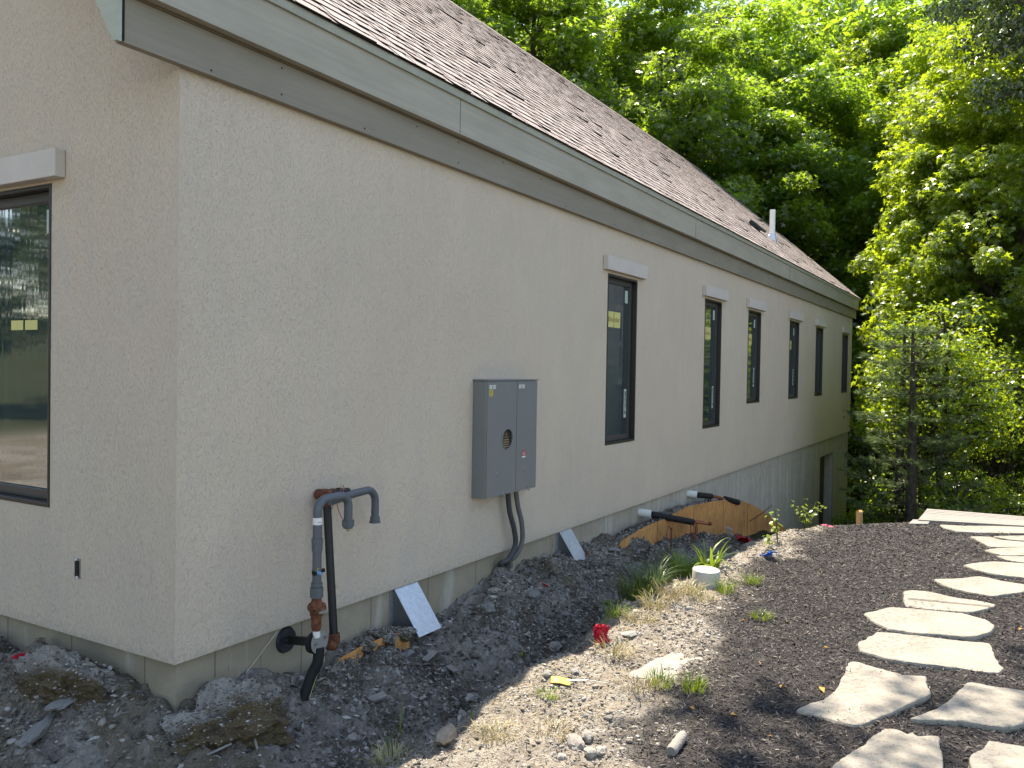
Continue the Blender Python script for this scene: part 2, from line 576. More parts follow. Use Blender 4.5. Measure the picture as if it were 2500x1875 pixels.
M = dict(
    stucco=stucco(), conc=concrete(), ground=ground_mat(), roof=roof_mat(),
    fascia=trim_mat('fascia_paint', (.345, .315, .250), (.42, .385, .31)),
    frieze=trim_mat('frieze_paint', (.235, .205, .155), (.285, .250, .195)),
    rake=trim_mat('rake_paint', (.38, .40, .32), (.43, .45, .37)),
    drip=simple('drip_edge_metal', (.36, .37, .31), .5),
    glass=glass_mat(), frame=simple('bronze_frame', (.022, .019, .018), .38, 0, .2, 20, .0003, .5),
    sash=simple('dark_sash', (.045, .043, .042), .4, 0, .2, 20, .0003, .5),
    lintel=simple('cast_stone', (.56, .50, .445), .85, 0, .12, 5, .003, .2),
    osb=osb_mat(), stone=stone_mat(), bark=bark_mat(), galv=galv_mat(), rust=rust_mat(),
    panel=simple('panel_grey_paint', (.205, .215, .213), .42, .25, .08, 3, .0006, .5),
    pvc=simple('grey_pipe', (.085, .098, .108), .42, 0, .15, 10, .0004, .5),
    black=simple('black_iron', (.012, .011, .011), .45, 0, .4, 30, .001, .4),
    rubber=simple('black_rubber', (.012, .012, .013), .7, 0, .3, 40, .001, .3),
    cable=simple('grey_conduit', (.06, .06, .062), .6, 0, .25, 30, .0008, .3),
    dirtcable=simple('dusty_conduit', (.13, .125, .115), .75, 0, .3, 24, .0008, .3),
    steel=simple('dull_steel', (.35, .35, .35), .4, .8, .2, 30, .0005),
    white=simple('white_plastic', (.72, .72, .68), .45, 0, .08, 10, .0005),
    dim=simple('dark_meter_inside', (.03, .022, .016), .5, 0, .5, 40, .001),
    brass=simple('brass', (.45, .30, .10), .35, .7, .2, 30, .0005),
    copper=simple('copper', (.38, .13, .07), .4, .7, .3, 30, .0005),
    red=simple('red_fabric', (.42, .015, .03), .75, 0, .25, 30, .002, .2),
    yellow=simple('yellow_plastic', (.58, .44, .08), .55, 0, .15, 20, .0005),
    ysticker=simple('yellow_sticker', (.62, .56, .20), .6, 0, .08, 20, .0001),
    gsticker=simple('pale_green_sticker', (.42, .52, .44), .55, 0, .06, 20, .0001),
    rsticker=simple('red_sticker', (.50, .03, .04), .5, 0, .1, 20, .0001),
    ink=simple('ink', (.03, .045, .045), .6, 0, .1, 20, .0001),
    blue=simple('blue_plastic', (.01, .12, .50), .45, 0, .25, 30, .001),
    cyl=simple('test_cylinder_concrete', (.46, .445, .40), .85, 0, .18, 22, .002, .2),
    deck=wood_mat('weathered_deck', (.17, .16, .14), (.33, .315, .285), (12, 1, 12)),
    newwood=wood_mat('new_pine', (.42, .24, .10), (.60, .38, .18), (12, 12, 1)),
    greywood=wood_mat('dusty_board', (.16, .15, .135), (.30, .285, .26)),
    rock=simple('limestone_rock', (.27, .25, .22), .92, 0, .35, 14, .006, .15),
    rockpale=simple('chalky_rock', (.33, .315, .28), .92, 0, .5, 26, .006, .15),
    rockdark=simple('shade_grey_rock', (.20, .195, .185), .92, 0, .4, 14, .006, .15),
    straw=simple('dry_straw', (.46, .36, .19), .8, 0, .3, 20, .0005),
    siding=simple('grey_siding', (.50, .49, .50), .7, 0, .06, 2, .0005),
    shrubstem=simple('green_stem', (.09, .12, .035), .7),
    string=simple('pale_string', (.55, .50, .42), .8),
    dark=simple('unlit_opening', (.03, .027, .025), .9, 0, .2, 4, .001, .1),
    door=simple('brown_door_boards', (.085, .07, .062), .8, 0, .25, 6, .002, .15),
)
M['galvd'] = simple('shaded_zinc', (.20, .215, .23), .32, .75, .3, 8, .0006)  # zinc darkened for hood sides, dark soil reflection painted into the colour
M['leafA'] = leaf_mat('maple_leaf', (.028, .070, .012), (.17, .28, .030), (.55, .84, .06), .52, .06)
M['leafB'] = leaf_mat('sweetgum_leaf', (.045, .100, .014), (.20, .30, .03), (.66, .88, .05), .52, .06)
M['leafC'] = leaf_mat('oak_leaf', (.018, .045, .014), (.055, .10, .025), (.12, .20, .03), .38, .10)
M['needle'] = leaf_mat('pine_needle', (.030, .070, .028), (.20, .27, .10), (.22, .32, .09), .28, .05)
M['grass'] = leaf_mat('grass_blade', (.07, .12, .02), (.19, .28, .035), (.32, .45, .04), .35, .04)
M['dryg'] = leaf_mat('dry_grass', (.30, .24, .11), (.50, .42, .22), (.35, .28, .12), .25, .03)
M['bluegrass'] = leaf_mat('bluish_grass', (.06, .11, .055), (.14, .21, .09), (.14, .22, .07), .25, .06)

# ================================================================== TERRAIN
def axis(dense0, dense1, step, lo, hi, grow=1.12):
    a = list(np.arange(dense0, dense1, step))
    s = step; v = a[-1]
    while v < hi: s = min(s * grow, 4.0); v += s; a.append(v)
    s = step; v = a[0]; pre = []
    while v > lo: s = min(s * grow, 4.0); v -= s; pre.append(v)
    return np.array(pre[::-1] + a)


gx = axis(-1.0, 5.2, .014, -90, 120, 1.035)
gy = axis(-3.9, 1.3, .014, -90, 110, 1.045)
GX, GY = np.meshgrid(gx, gy, indexing='ij')
GZ = H(GX, GY)
# ground under the house sits out of sight
inside = (GX > .12) & (GX < 19.9) & (GY > .12) & (GY < 8.0)
GZ = np.where(inside, np.minimum(GZ, base_h(GX, GY * 0) - .1), GZ)
nx, ny = len(gx), len(gy)
idx = np.arange(nx * ny).reshape(nx, ny)
F = np.stack([idx[:-1, :-1], idx[1:, :-1], idx[1:, 1:], idx[:-1, 1:]], -1).reshape(-1, 4)
mul = mulch_w(GX, GY) * sstep(13, 9, GX)
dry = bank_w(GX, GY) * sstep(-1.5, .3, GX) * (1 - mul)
dry = np.maximum(dry, sstep(-6, -12, GX))
dist = np.hypot(GX - 1, GY + 1)
wood = sstep(7.5, 11, GX - .8 * np.clip(-GY - 2, -1, 2))
wood = np.maximum(wood, sstep(16, 26, dist))
brown = sstep(.12, .3, fbm(GX, GY, .6, 3, 91)) * (1 - bank_w(GX, GY)) * .55
dust = sstep(-.02, .22, fbm(GX, GY, .5, 4, 123) + .22 * sstep(.5, -.3, GX) * sstep(-.7, .3, GY) - .05) * (1 - bank_w(GX, GY)) * .4
dust = np.maximum(dust, sstep(.30, .0, -GY) * sstep(-.1, .1, GX) * sstep(6, 3, GX) * (GY < .02) * .7)
ground = np_mesh('ground', np.stack([GX, GY, GZ], -1).reshape(-1, 3), F, M['ground'], smooth=True,
                 attrs=dict(mulch=mul, dry=dry, wood=wood, brown=brown, dust=dust))
tag(ground, kind='structure')

# ================================================================== HOUSE
LX, WY = 20.0, 8.4
house = thing('house', 'long beige stucco building with brown shingle roof and narrow dark windows', 'building', (0, 0, 0))
WINS = [(4.97, 5.73, .70, 2.40), (8.05, 8.79, .70, 2.40), (10.17, 10.93, .97, 2.40), (12.98, 13.77, .97, 2.40),
        (15.39, 16.15, .98, 2.40), (18.58, 19.38, .99, 2.40)]
GW = (1.03, 2.65, .655, 2.40)


def pierced(name, u0, u1, z0, z1, holes, fn, depth, mat, parent, res=1.0):
    """a wall sheet in the (u,z) plane with openings and their reveals; fn(u,z,d)->3D"""
    us = sorted({u0, u1, *[h[0] for h in holes], *[h[1] for h in holes]})
    zs = sorted({z0, z1, *[h[2] for h in holes], *[h[3] for h in holes]})
    m = MB(); vid = {}

    def V(u, z, d=0.0):
        k = (round(u, 4), round(z, 4), round(d, 4))
        if k not in vid: vid[k] = len(m.v); m.v.append(tuple(fn(u, z, d)))
        return vid[k]
    for a, b in zip(us[:-1], us[1:]):
        for c, d in zip(zs[:-1], zs[1:]):
            if any(h[0] <= a and b <= h[1] and h[2] <= c and d <= h[3] for h in holes): continue
            m.f.append((V(a, c), V(b, c), V(b, d), V(a, d)))
    for h in holes:
        q = [(h[0], h[2]), (h[1], h[2]), (h[1], h[3]), (h[0], h[3])]
        for i in range(4):
            (a, c), (b, d) = q[i], q[(i + 1) % 4]
            m.f.append((V(a, c), V(b, d), V(b, d, depth), V(a, c, depth)))
    # bottom return
    m.f.append((V(u0, z0), V(u1, z0), V(u1, z0, .10), V(u0, z0, .10)))
    return m.build(name, mat, parent)


pierced('stucco_wall', 0, LX, 0, 3.2, WINS, lambda u, z, d: (u, d, z), .12, M['stucco'], house)
gs = MB()
pierced('stucco_wall', 0, WY, 0, 3.0, [GW], lambda u, z, d: (d, u, z), .12, M['stucco'], house)
m = MB()   # gable triangles and rear walls
SL = .87
m.add([(0, 0, 3.0), (0, WY, 3.0), (0, WY, 3.2), (0, WY / 2, 3.2 + SL * WY / 2), (0, 0, 3.2)], [(0, 1, 2, 3, 4)])
m.add([(LX, 0, 0), (LX, WY, 0), (LX, WY, 3.2), (LX, WY / 2, 3.2 + SL * WY / 2), (LX, 0, 3.2)], [(0, 1, 2, 3, 4)])
m.add([(0, WY, 0), (LX, WY, 0), (LX, WY, 3.2), (0, WY, 3.2)], [(0, 1, 2, 3)])
m.build('stucco_wall', M['stucco'], house)
# foundation with its doorway
DR = (16.35, 17.95, -3.6, -.36)
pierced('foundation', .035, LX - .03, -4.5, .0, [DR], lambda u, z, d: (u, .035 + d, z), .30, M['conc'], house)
m = MB(); m.add([(.035, .035, -4.5), (.035, WY, -4.5), (.035, WY, 0), (.035, .035, 0)], [(0, 1, 2, 3)])
m.build('foundation', M['conc'], house); m = MB()
m.add([(LX - .03, .035, -4.5), (LX - .03, WY, -4.5), (LX - .03, WY, 0), (LX - .03, .035, 0)], [(0, 1, 2, 3)])
m.build('foundation', M['conc'], house)
m = MB(); m.box(DR[0], DR[1], .24, .29, DR[2], DR[3])
for i in range(7): m.box(DR[0] + .05 + i * .22, DR[0] + .20 + i * .22, .215, .245, DR[2], DR[3] - .03)
m.build('door', M['door'], house)

# ---- roof: courses of laminated shingles, both slopes
EY, EZ = -.14, 3.345
XA, XB = -.42, 20.42
RIDY = WY / 2
SLEN = (RIDY - EY) * math.sqrt(1 + SL * SL)
ux = np.array([0, 1, SL]) / math.sqrt(1 + SL * SL)      # up the slope
nn = np.array([0, -SL, 1]) / math.sqrt(1 + SL * SL)
V = []; Fq = []; T = []
EXP = .143
nc = int(SLEN / EXP) + 1
org = np.array([0, EY, EZ])


def P(x, s, h):
    return org + np.array([x, 0, 0]) + ux * s + nn * h


rr = random.Random(3)


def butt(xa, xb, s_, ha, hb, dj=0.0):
    """black cut edge of a shingle doubling as its painted shade line, its own vertices"""
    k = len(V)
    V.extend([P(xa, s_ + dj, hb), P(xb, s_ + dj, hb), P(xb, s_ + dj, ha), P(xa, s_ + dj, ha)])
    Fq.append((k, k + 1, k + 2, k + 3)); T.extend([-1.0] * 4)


for c in range(nc):
    s0 = c * EXP; s1 = min(s0 + EXP + .012, SLEN)
    x = XA - rr.random() * .2
    lift = .0085
    # under layer, in strips whose edges wander a little
    xs_ = list(np.arange(XA, XB, .97)) + [XB]
    wv = [rr.uniform(-.004, .004) for _ in xs_]
    for a_, b_, wa, wb in zip(xs_[:-1], xs_[1:], wv[:-1], wv[1:]):
        k = len(V)
        tt = rr.uniform(.0, .45)
        V += [P(a_, s0 + wa, lift), P(b_, s0 + wb, lift), P(b_, s1, 0.0), P(a_, s1, 0.0)]
        Fq += [(k, k + 1, k + 2, k + 3)]; T += [tt] * 4
        k = len(V)
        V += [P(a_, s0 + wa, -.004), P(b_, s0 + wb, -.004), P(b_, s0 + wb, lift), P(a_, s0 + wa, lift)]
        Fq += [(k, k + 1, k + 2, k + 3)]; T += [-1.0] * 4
    while x < XB:
        w = rr.choice((.12, .16, .20, .26, .32)); x1 = min(x + w, XB)
        xa = max(x, XA)
        if x1 > xa + .01:
            hh = lift + rr.uniform(.002, .0045); dj = rr.uniform(-.004, .004); tt = min(1, max(0, rr.gauss(.6, .25)))
            if rr.random() < .03: hh += .009
            k = len(V)
            ins = rr.uniform(.004, .02)
            V += [P(xa, s0 - .004 + dj, hh), P(x1, s0 - .004 + dj, hh), P(x1 - ins, s1 - .008, .005), P(xa + ins, s1 - .008, .005)]
            Fq += [(k, k + 1, k + 2, k + 3)]; T += [tt] * 4
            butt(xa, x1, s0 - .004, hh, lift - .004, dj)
            k = len(V)
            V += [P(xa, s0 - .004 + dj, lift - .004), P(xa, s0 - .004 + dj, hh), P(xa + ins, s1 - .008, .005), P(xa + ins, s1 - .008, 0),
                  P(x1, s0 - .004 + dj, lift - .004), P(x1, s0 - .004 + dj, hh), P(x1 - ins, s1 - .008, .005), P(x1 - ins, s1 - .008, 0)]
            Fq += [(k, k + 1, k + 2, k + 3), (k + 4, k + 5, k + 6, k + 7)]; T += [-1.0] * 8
        x = x1 + rr.choice((.01, .03, .06, .10))
kk = len(V)    # back slope and deck underside
yb = 2 * RIDY - EY
V += [P(XA, SLEN, 0), P(XB, SLEN, 0), np.array([XB, yb, EZ]), np.array([XA, yb, EZ])]
Fq += [(kk, kk + 1, kk + 2, kk + 3)]; T += [.5] * 4
kk = len(V)
V += [P(XA, 0, -.03), P(XB, 0, -.03), P(XB, SLEN, -.03), P(XA, SLEN, -.03)]
Fq += [(kk, kk + 1, kk + 2, kk + 3)]; T += [.5] * 4
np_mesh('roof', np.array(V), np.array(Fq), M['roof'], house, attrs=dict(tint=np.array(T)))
m = MB()   # ridge caps
x = XA
while x < XB:
    m.add([P(x, SLEN - .13, .012), P(x + .15, SLEN - .13, .010), P(x + .15, SLEN, .016), P(x, SLEN, .020),
           (x, yb - (SLEN - .13) * ux[1], EZ + (SLEN - .13) * ux[2] + .01), (x + .15, yb - (SLEN - .13) * ux[1], EZ + (SLEN - .13) * ux[2] + .01)],
          [(0, 1, 2, 3), (3, 2, 5, 4)])
    x += .142
m.build('ridge_cap', M['roof'], house)
# ---- eave: frieze, fascia, drip edge
m = MB(); m.box(-.335, 20.22, -.045, -.002, 2.845, 3.06); m.build('frieze_board', M['frieze'], house)
m = MB(); m.box(-.335, 20.24, -.105, -.045, 3.062, 3.306); m.box(-.335, 20.24, -.045, .0, 3.062, 3.306)
fo = m.build('fascia', M['fascia'], house)
m = MB(); m.box(-.335, 20.24, -.055, -.047, 3.050, 3.060); m.build('trim_bead', simple('brown_bead', (.16, .12, .075), .7), house)
m = MB()
xs = [-.42, 2.6, 5.66, 8.72, 11.8, 14.86, 17.9, 20.42]
for a, b in zip(xs[:-1], xs[1:]):
    m.prism([(-.122, 3.300), (-.106, 3.300), (-.106, 3.338), (-.02, 3.338 + .075), (-.02, 3.350 + .075), (-.132, 3.346)], lambda u, v, w: (w, u, v), a + .0015, b - .0015)
m.build('drip_edge', M['drip'], house)
for x in (2.2, 7.3, 12.4, 17.3):
    m = MB(); m.box(x, x + .003, -.1065, -.104, 3.064, 3.30); m.build('fascia_joint', M['dark'], house)
for xe, sg in ((-.335, 1), (20.24, -1)):
    m = MB()
    poly = [(-.045, 2.845), (-.02, 2.845), (.30, 3.34), (RIDY, 3.34 + SL * (RIDY - .30)), (RIDY, EZ + SL * (RIDY - EY) - .035), (-.045, EZ + SL * (-.045 - EY) - .035)]
    m.prism(poly, lambda u, v, w: (w, u, v), xe - sg * .025, xe + sg * .005)
    poly2 = [(2 * RIDY - a, b) for a, b in poly]
    m.prism(poly2, lambda u, v, w: (w, u, v), xe - sg * .025, xe + sg * .005)
    m.build('rake_board', M['rake'], house)
m = MB(); m.box(-.33, -.325, -.049, -.0455, 2.85, 3.06); m.build('frieze_gap_shade', M['dark'], house)  # dark strip painted in for the shadow gap beside the rake
# nail heads on the frieze
m = MB()
rr = random.Random(9)
for i in range(26):
    x = .15 + i * .55 + rr.uniform(-.1, .1)
    for z in (2.875, 3.02):
        if rr.random() < .6: m.obox((x, -.0465, z + rr.uniform(-.01, .01)), (.008, .003, .008))
nh_ = m.build('nail_heads', M['dark'], house); nh_['kind'] = 'stuff'

# ---- vents on the roof
vp = at_y(1885, 585, .78)
sB = (vp[1] - EY) * math.sqrt(1 + SL * SL)
bz = EZ + SL * (vp[1] - EY)
m = MB(); m.tube([(vp[0], vp[1], bz - .05), (vp[0], vp[1], bz + .60)], .055, 16)
vpipe = m.build('vent_pipe', M['white'], house, True)
m = MB(); m.tube([(vp[0], vp[1], bz - .1), (vp[0], vp[1], bz + .12)], [.11, .065], 16)
m.obox((vp[0], vp[1], bz + .008), (.32, .36, .008), Matrix.Rotation(math.atan(SL), 3, 'X'))
m.build('flashing', M['galv'], vpipe)
q = at_y(1845, 560, .85); qz = EZ + SL * (q[1] - EY)
Mx = Matrix.Rotation(math.atan(SL), 3, 'X')
m = MB(); m.obox(Vector((q[0], q[1], qz)) + Mx @ Vector((0, 0, .07)), (.32, .30, .05), Mx)
m.obox(Vector((q[0], q[1], qz)) + Mx @ Vector((0, .05, .02)), (.26, .22, .08), Mx)
bevel(m.build('roof_vent', M['black'], house), .01)


# ---- windows
def text_mesh(txt, size, mat, parent, MW, name='lettering'):
    cu = bpy.data.curves.new('t', 'FONT'); cu.body = txt; cu.size = size; cu.extrude = .0004
    cu.align_x = 'CENTER'; cu.align_y = 'CENTER'; cu.offset = size * .02
    tmp = bpy.data.objects.new('t', cu); COL.objects.link(tmp)
    dg = bpy.context.evaluated_depsgraph_get()
    me = bpy.data.meshes.new_from_object(tmp.evaluated_get(dg))
    bpy.data.objects.remove(tmp); bpy.data.curves.remove(cu)
    me.transform(MW); me.materials.clear(); me.materials.append(mat)
    o = bpy.data.objects.new(name, me); COL.objects.link(o); o.parent = parent
    return o


def window(u0, u1, z0, z1, T, big=False, full=True):
    """T: 4x4 taking (u, d, z) local (d inward) to world; u grows to the viewer's right"""
    def fb(m, a, b, d0, d1, c, d):
        vs = [T @ Vector((u, dd, z)) for dd in (d0, d1) for u, z in ((a, c), (b, c), (b, d), (a, d))]
        m.add(vs, [(0, 1, 2, 3), (4, 7, 6, 5), (0, 4, 5, 1), (1, 5, 6, 2), (2, 6, 7, 3), (3, 7, 4, 0)])

    def ring(m, a, b, c, d, w, d0, d1, wt=None):
        wt = wt or w
        fb(m, a, a + w, d0, d1, c, d); fb(m, b - w, b, d0, d1, c, d)
        fb(m, a + w, b - w, d0, d1, c, c + wt); fb(m, a + w, b - w, d0, d1, d - wt, d)
    g = .003
    m = MB(); ring(m, u0 + g, u1 - g, z0 + g, z1 - g, .015, -.006, .115, .022)
    w = m.build('window', M['frame'], house)
    bevel(w, .002, 1)
    m = MB(); ring(m, u0 + .0185, u1 - .0185, z0 + .0255, z1 - .0255, .048, .050, .10, .055)
    bevel(m.build('sash', M['sash'], w), .003, 1)
    m = MB(); a, b, c, d = u0 + .065, u1 - .065, z0 + .079, z1 - .079
    fb(m, a, b, .070, .076, c, d); m.build('pane', M['glass'], w)
    dd = .0685
    if full:
        # vertical strip with the maker's lettering, lower right
        sw, sh = (.062, .30)
        cu = b - .012 - sw / 2; cz = c + .17 + sh / 2
        m = MB(); fb(m, cu - sw / 2, cu + sw / 2, dd, dd + .001, cz - sh / 2, cz + sh / 2)
        m.build('sticker', M['gsticker'], w)
        base = T @ Matrix.Translation((cu, dd - .0006, cz + .045)) @ Matrix(((0, -1, 0, 0), (0, 0, -1, 0), (-1, 0, 0, 0), (0, 0, 0, 1)))
        # local text x -> down the strip, text y -> to the right
        base = T @ Matrix.Translation((cu, dd - .0006, cz + .035)) @ Matrix(((0, 1, 0, 0), (0, 0, -1, 0), (-1, 0, 0, 0), (0, 0, 0, 1)))
        text_mesh('MARVIN', .050, M['ink'], w, base)
        m = MB()
        ring_pts = [T @ Vector((cu + .017 * math.cos(q), dd - .0005, cz - .095 + .017 * math.sin(q))) for q in np.linspace(0, 2 * math.pi, 17)]
        m.tube(ring_pts, .0028, 4, False); fb(m, cu - .014, cu + .014, dd - .001, dd, cz - .097, cz - .093)
        fb(m, cu - .003, cu + .003, dd - .001, dd, cz - .108, cz - .082)
        m.build('emblem', M['ink'], w)
        m = MB(); fb(m, b - .095, b - .02, dd, dd + .001, d - .17, d - .04); m.build('sticker', M['gsticker'], w)
    return w, fb, (a, b, c, d, dd)


TL = Matrix.Identity(4)
for i, (a, b, c, d) in enumerate(WINS):
    w, fb, (ga, gb, gc, gd, dd) = window(a, b, c, d, TL, full=i < 4)
    if i < 4:
        m = MB(); zz = gd - .44
        fb(m, ga + .10, ga + .25, dd, dd + .001, zz, zz + .16); fb(m, ga + .262, ga + .42, dd, dd + .001, zz, zz + .16)
        st = m.build('sticker', M['ysticker'], w)
        m = MB()
        rr = random.Random(i)
        for k in range(9): fb(m, ga + .115 + k * .032, ga + .135 + k * .032, dd - .0008, dd, zz + .055, zz + .055 + rr.uniform(.03, .055))
        m.build('print', simple('brown_print', (.30, .22, .07), .6), w)
    # lintel
    m = MB(); m.box(a - .115 if i < 1 else a - .11, b + .16, -.052, -.001, 2.425, 2.562)
    bevel(m.build('lintel', M['lintel'], house), .004)
TG = Matrix(((0, 1, 0, 0), (-1, 0, 0, 0), (0, 0, 1, 0), (0, 0, 0, 1)))      # u -> -Y, d -> +X
w, fb, (ga, gb, gc, gd, dd) = window(-GW[1], -GW[0], GW[2], GW[3], TG, True)
m = MB()
for s in (0, 1): fb(m, gb - .44 + s * .14, gb - .32 + s * .14, dd, dd + .001, 1.62, 1.675)
m.build('tape', M['ysticker'], w)
m = MB(); m.box(-.06, -.001, .905, 2.80, 2.415, 2.562); bevel(m.build('lintel', M['lintel'], house), .004)
# electrical box hole in the gable wall
q = at_z(0, 0, 0)
d_ = ray(190, 1387); t_ = -CAM[0] / d_[0]; jb = CAM + d_ * t_
m = MB(); m.box(-.004, .0, jb[1] - .024, jb[1] + .024, jb[2] - .052, jb[2] + .052)
j = m.build('junction_box', M['steel'], house)
m = MB(); m.box(-.006, -.0045, jb[1] - .018, jb[1] + .016, jb[2] - .044, jb[2] + .040); m.build('opening', M['dark'], j)
m = MB(); m.tube([(-.010, jb[1] + .006, jb[2] + .046), (-.005, jb[1] + .006, jb[2] + .046)], .007, 8); m.build('screw', M['white'], j)
m = MB(); m.tube([(-.010, jb[1] - .004, jb[2] - .046), (-.005, jb[1] - .004, jb[2] - .046)], .007, 8)
m.build('screw', M['white'], j)
# dark ceiling of the unlit inside so no light leaks
m = MB(); m.box(.3, LX - .3, .3, WY - .3, -3.9, 3.1); m.build('inner_lining', M['dark'], house)

# ================================================================== THINGS ON THE WALL
# ---- electrical panel
px0, px1, pz0, pz1, pd = 2.578, 3.335, .485, 1.352, .128
ep = thing('electrical_panel', 'grey two-door electrical meter panel mounted on the stucco wall', 'electrical panel', (px0, -.001, pz0))
W_, H_ = px1 - px0, pz1 - pz0
sx_ = .43
m = MB(); m.box(0, W_, -pd + .012, 0, 0, H_); bevel(m.build('cabinet', M['panel'], ep), .004)
m = MB(); m.box(-.008, W_ + .008, -pd - .006, 0, H_ + .001, H_ + .012); bevel(m.build('rain_cap', M['panel'], ep), .002)


def door_with_hole(x0, x1, z0, z1, cx, cz, r, y0, y1):
    m = MB(); N = 32
    ring = [(cx + r * math.cos(2 * math.pi * k / N), cz + r * math.sin(2 * math.pi * k / N)) for k in range(N)]
    outer = []
    for k in range(N):
        a = 2 * math.pi * k / N; c, s = math.cos(a), math.sin(a)
        tx = ((x1 - cx) if c > 0 else (x0 - cx)) / c if abs(c) > 1e-6 else 1e9
        tz = ((z1 - cz) if s > 0 else (z0 - cz)) / s if abs(s) > 1e-6 else 1e9
        t = min(abs(tx), abs(tz)); outer.append((cx + c * t, cz + s * t))
    vs = [(u, y0, v) for u, v in ring] + [(u, y0, v) for u, v in outer] + [(u, y1, v) for u, v in ring]
    fs = []
    for k in range(N):
        k2 = (k + 1) % N
        fs.append((k, k2, N + k2, N + k)); fs.append((k, k2, 2 * N + k2, 2 * N + k))
    n = 3 * N
    vs += [(x0, y0, z0), (x1, y0, z0), (x1, y0, z1), (x0, y0, z1), (x0, y1, z0), (x1, y1, z0), (x1, y1, z1), (x0, y1, z1)]
    fs += [(n, n + 1, n + 5, n + 4), (n + 1, n + 2, n + 6, n + 5), (n + 2, n + 3, n + 7, n + 6), (n + 3, n, n + 4, n + 7)]
    # corner fillers
    import itertools
    for (X, Z, i) in ((x1, z1, n + 2), (x0, z1, n + 3), (x0, z0, n), (x1, z0, n + 1)):
        best = None
        for k in range(N):
            k2 = (k + 1) % N; o1, o2 = outer[k], outer[k2]
            if (abs(o1[0] - X) < 1e-4 or abs(o2[0] - X) < 1e-4) and (abs(o1[1] - Z) < 1e-4 or abs(o2[1] - Z) < 1e-4) and abs(o1[0] - o2[0]) > 1e-5 and abs(o1[1] - o2[1]) > 1e-5:
                fs.append((N + k, N + k2, i))
    m.add(vs, fs)
    return m


hc = (.292, .425); hr = .078
m = door_with_hole(.004, sx_ - .003, .004, H_ - .003, hc[0], hc[1], hr, -pd, -pd + .012)
dl = m.build('door', M['panel'], ep)
m = MB(); m.tube([(hc[0] + hr * math.cos(a), -pd - .002, hc[1] + hr * math.sin(a)) for a in np.linspace(0, 2 * math.pi, 33)], .004, 6, False)
m.build('rim', M['panel'], dl)
m = MB(); m.tube([(hc[0], -pd + .0117, hc[1]), (hc[0], -pd + .0113, hc[1])], hr * .99, 32)
mt = m.build('meter_socket', M['dim'], dl)
m = MB()
for k in range(4): m.box(hc[0] - .055 + k * .004, hc[0] + .045 - k * .003, -pd + .008, -pd + .011, hc[1] - .062 + k * .017, hc[1] - .055 + k * .017)
m.box(hc[0] - .05, hc[0] + .03, -pd + .009, -pd + .011, hc[1] + .012, hc[1] + .016)
m.tube([(hc[0] - .01 + .013 * math.cos(a), -pd + .009, hc[1] + .042 + .013 * math.sin(a)) for a in np.linspace(-3.4, .3, 12)], .0025, 5)
m.build('socket_label', simple('tan_plastic', (.32, .22, .13), .5), dl)
m = MB(); m.box(sx_ + .003, W_ - .004, -pd, -pd + .012, .004, H_ - .003); dr = m.build('door', M['panel'], ep)
for dx, par in ((.025, dl), (sx_ + .03, dr)):
    m = MB(); m.box(dx, dx + .085, -pd - .0015, -pd - .0003, H_ - .058, H_ - .030); m.build('label_plate', M['white'], par)
    m = MB(); m.box(dx + .036, dx + .046, -pd - .0025, -pd - .0017, H_ - .056, H_ - .034)
    for k in range(3): m.box(dx + .006, dx + .03, -pd - .0022, -pd - .0017, H_ - .052 + k * .007, H_ - .050 + k * .007); m.box(dx + .055, dx + .08, -pd - .0022, -pd - .0017, H_ - .052 + k * .007, H_ - .050 + k * .007)
    m.build('print', M['ink'], par)
m = MB(); m.box(.022, .072, -pd - .0015, -pd - .0003, H_ - .113, H_ - .064); m.build('warning_label', M['yellow'], dl)
m = MB()
for k in range(4): m.box(.029, .064 - .006 * (k % 2), -pd - .0022, -pd - .0017, H_ - .106 + k * .010, H_ - .103 + k * .010)
m.build('print', M['ink'], dl)
m = MB(); m.box(sx_ + .09, sx_ + .145, -pd - .0015, -pd - .0003, .275, .318); m.build('warning_label', M['rsticker'], dr)
m = MB(); m.box(sx_ + .09, sx_ + .145, -pd - .0015, -pd - .0003, .262, .274)
for k in range(3): m.box(sx_ + .096, sx_ + .139, -pd - .0022, -pd - .0017, .283 + k * .010, .286 + k * .010)
m.build('print', M['white'], dr)
for dx in (.15, sx_ + .12):     # dents round knock-outs, latches
    m = MB(); m.tube([(dx, -pd + .002, .165), (dx, -pd - .004, .165)], [.026, .012], 16); m.build('knockout', M['panel'], dl if dx < .3 else dr, True)
    m = MB(); m.tube([(dx + .08 + .013 * math.cos(a), -pd - .006, .006 + .015 * math.sin(a)) for a in np.linspace(0, 2 * math.pi, 13)], .003, 5, False)
    m.box(dx + .07, dx + .09, -pd - .008, -pd + .002, .012, .022)
    m.build('latch', M['steel'], dl if dx < .3 else dr)

# ---- conduits below the panel
def photo_path(pts, ys):
    return [Vector(at_y(x / .8848, y / .8848, yy)) for (x, y), yy in zip(pts, ys)]


def smooth_path(P_, n=6):
    out = []
    for i in range(len(P_) - 1):
        p0 = P_[max(i - 1, 0)]; p1 = P_[i]; p2 = P_[i + 1]; p3 = P_[min(i + 2, len(P_) - 1)]
        for k in range(n):
            t = k / n
            out.append(.5 * ((2 * p1) + (p2 - p0) * t + (2 * p0 - 5 * p1 + 4 * p2 - p3) * t * t + (3 * p1 - p0 - 3 * p2 + p3) * t ** 3))
    out.append(P_[-1]); return out


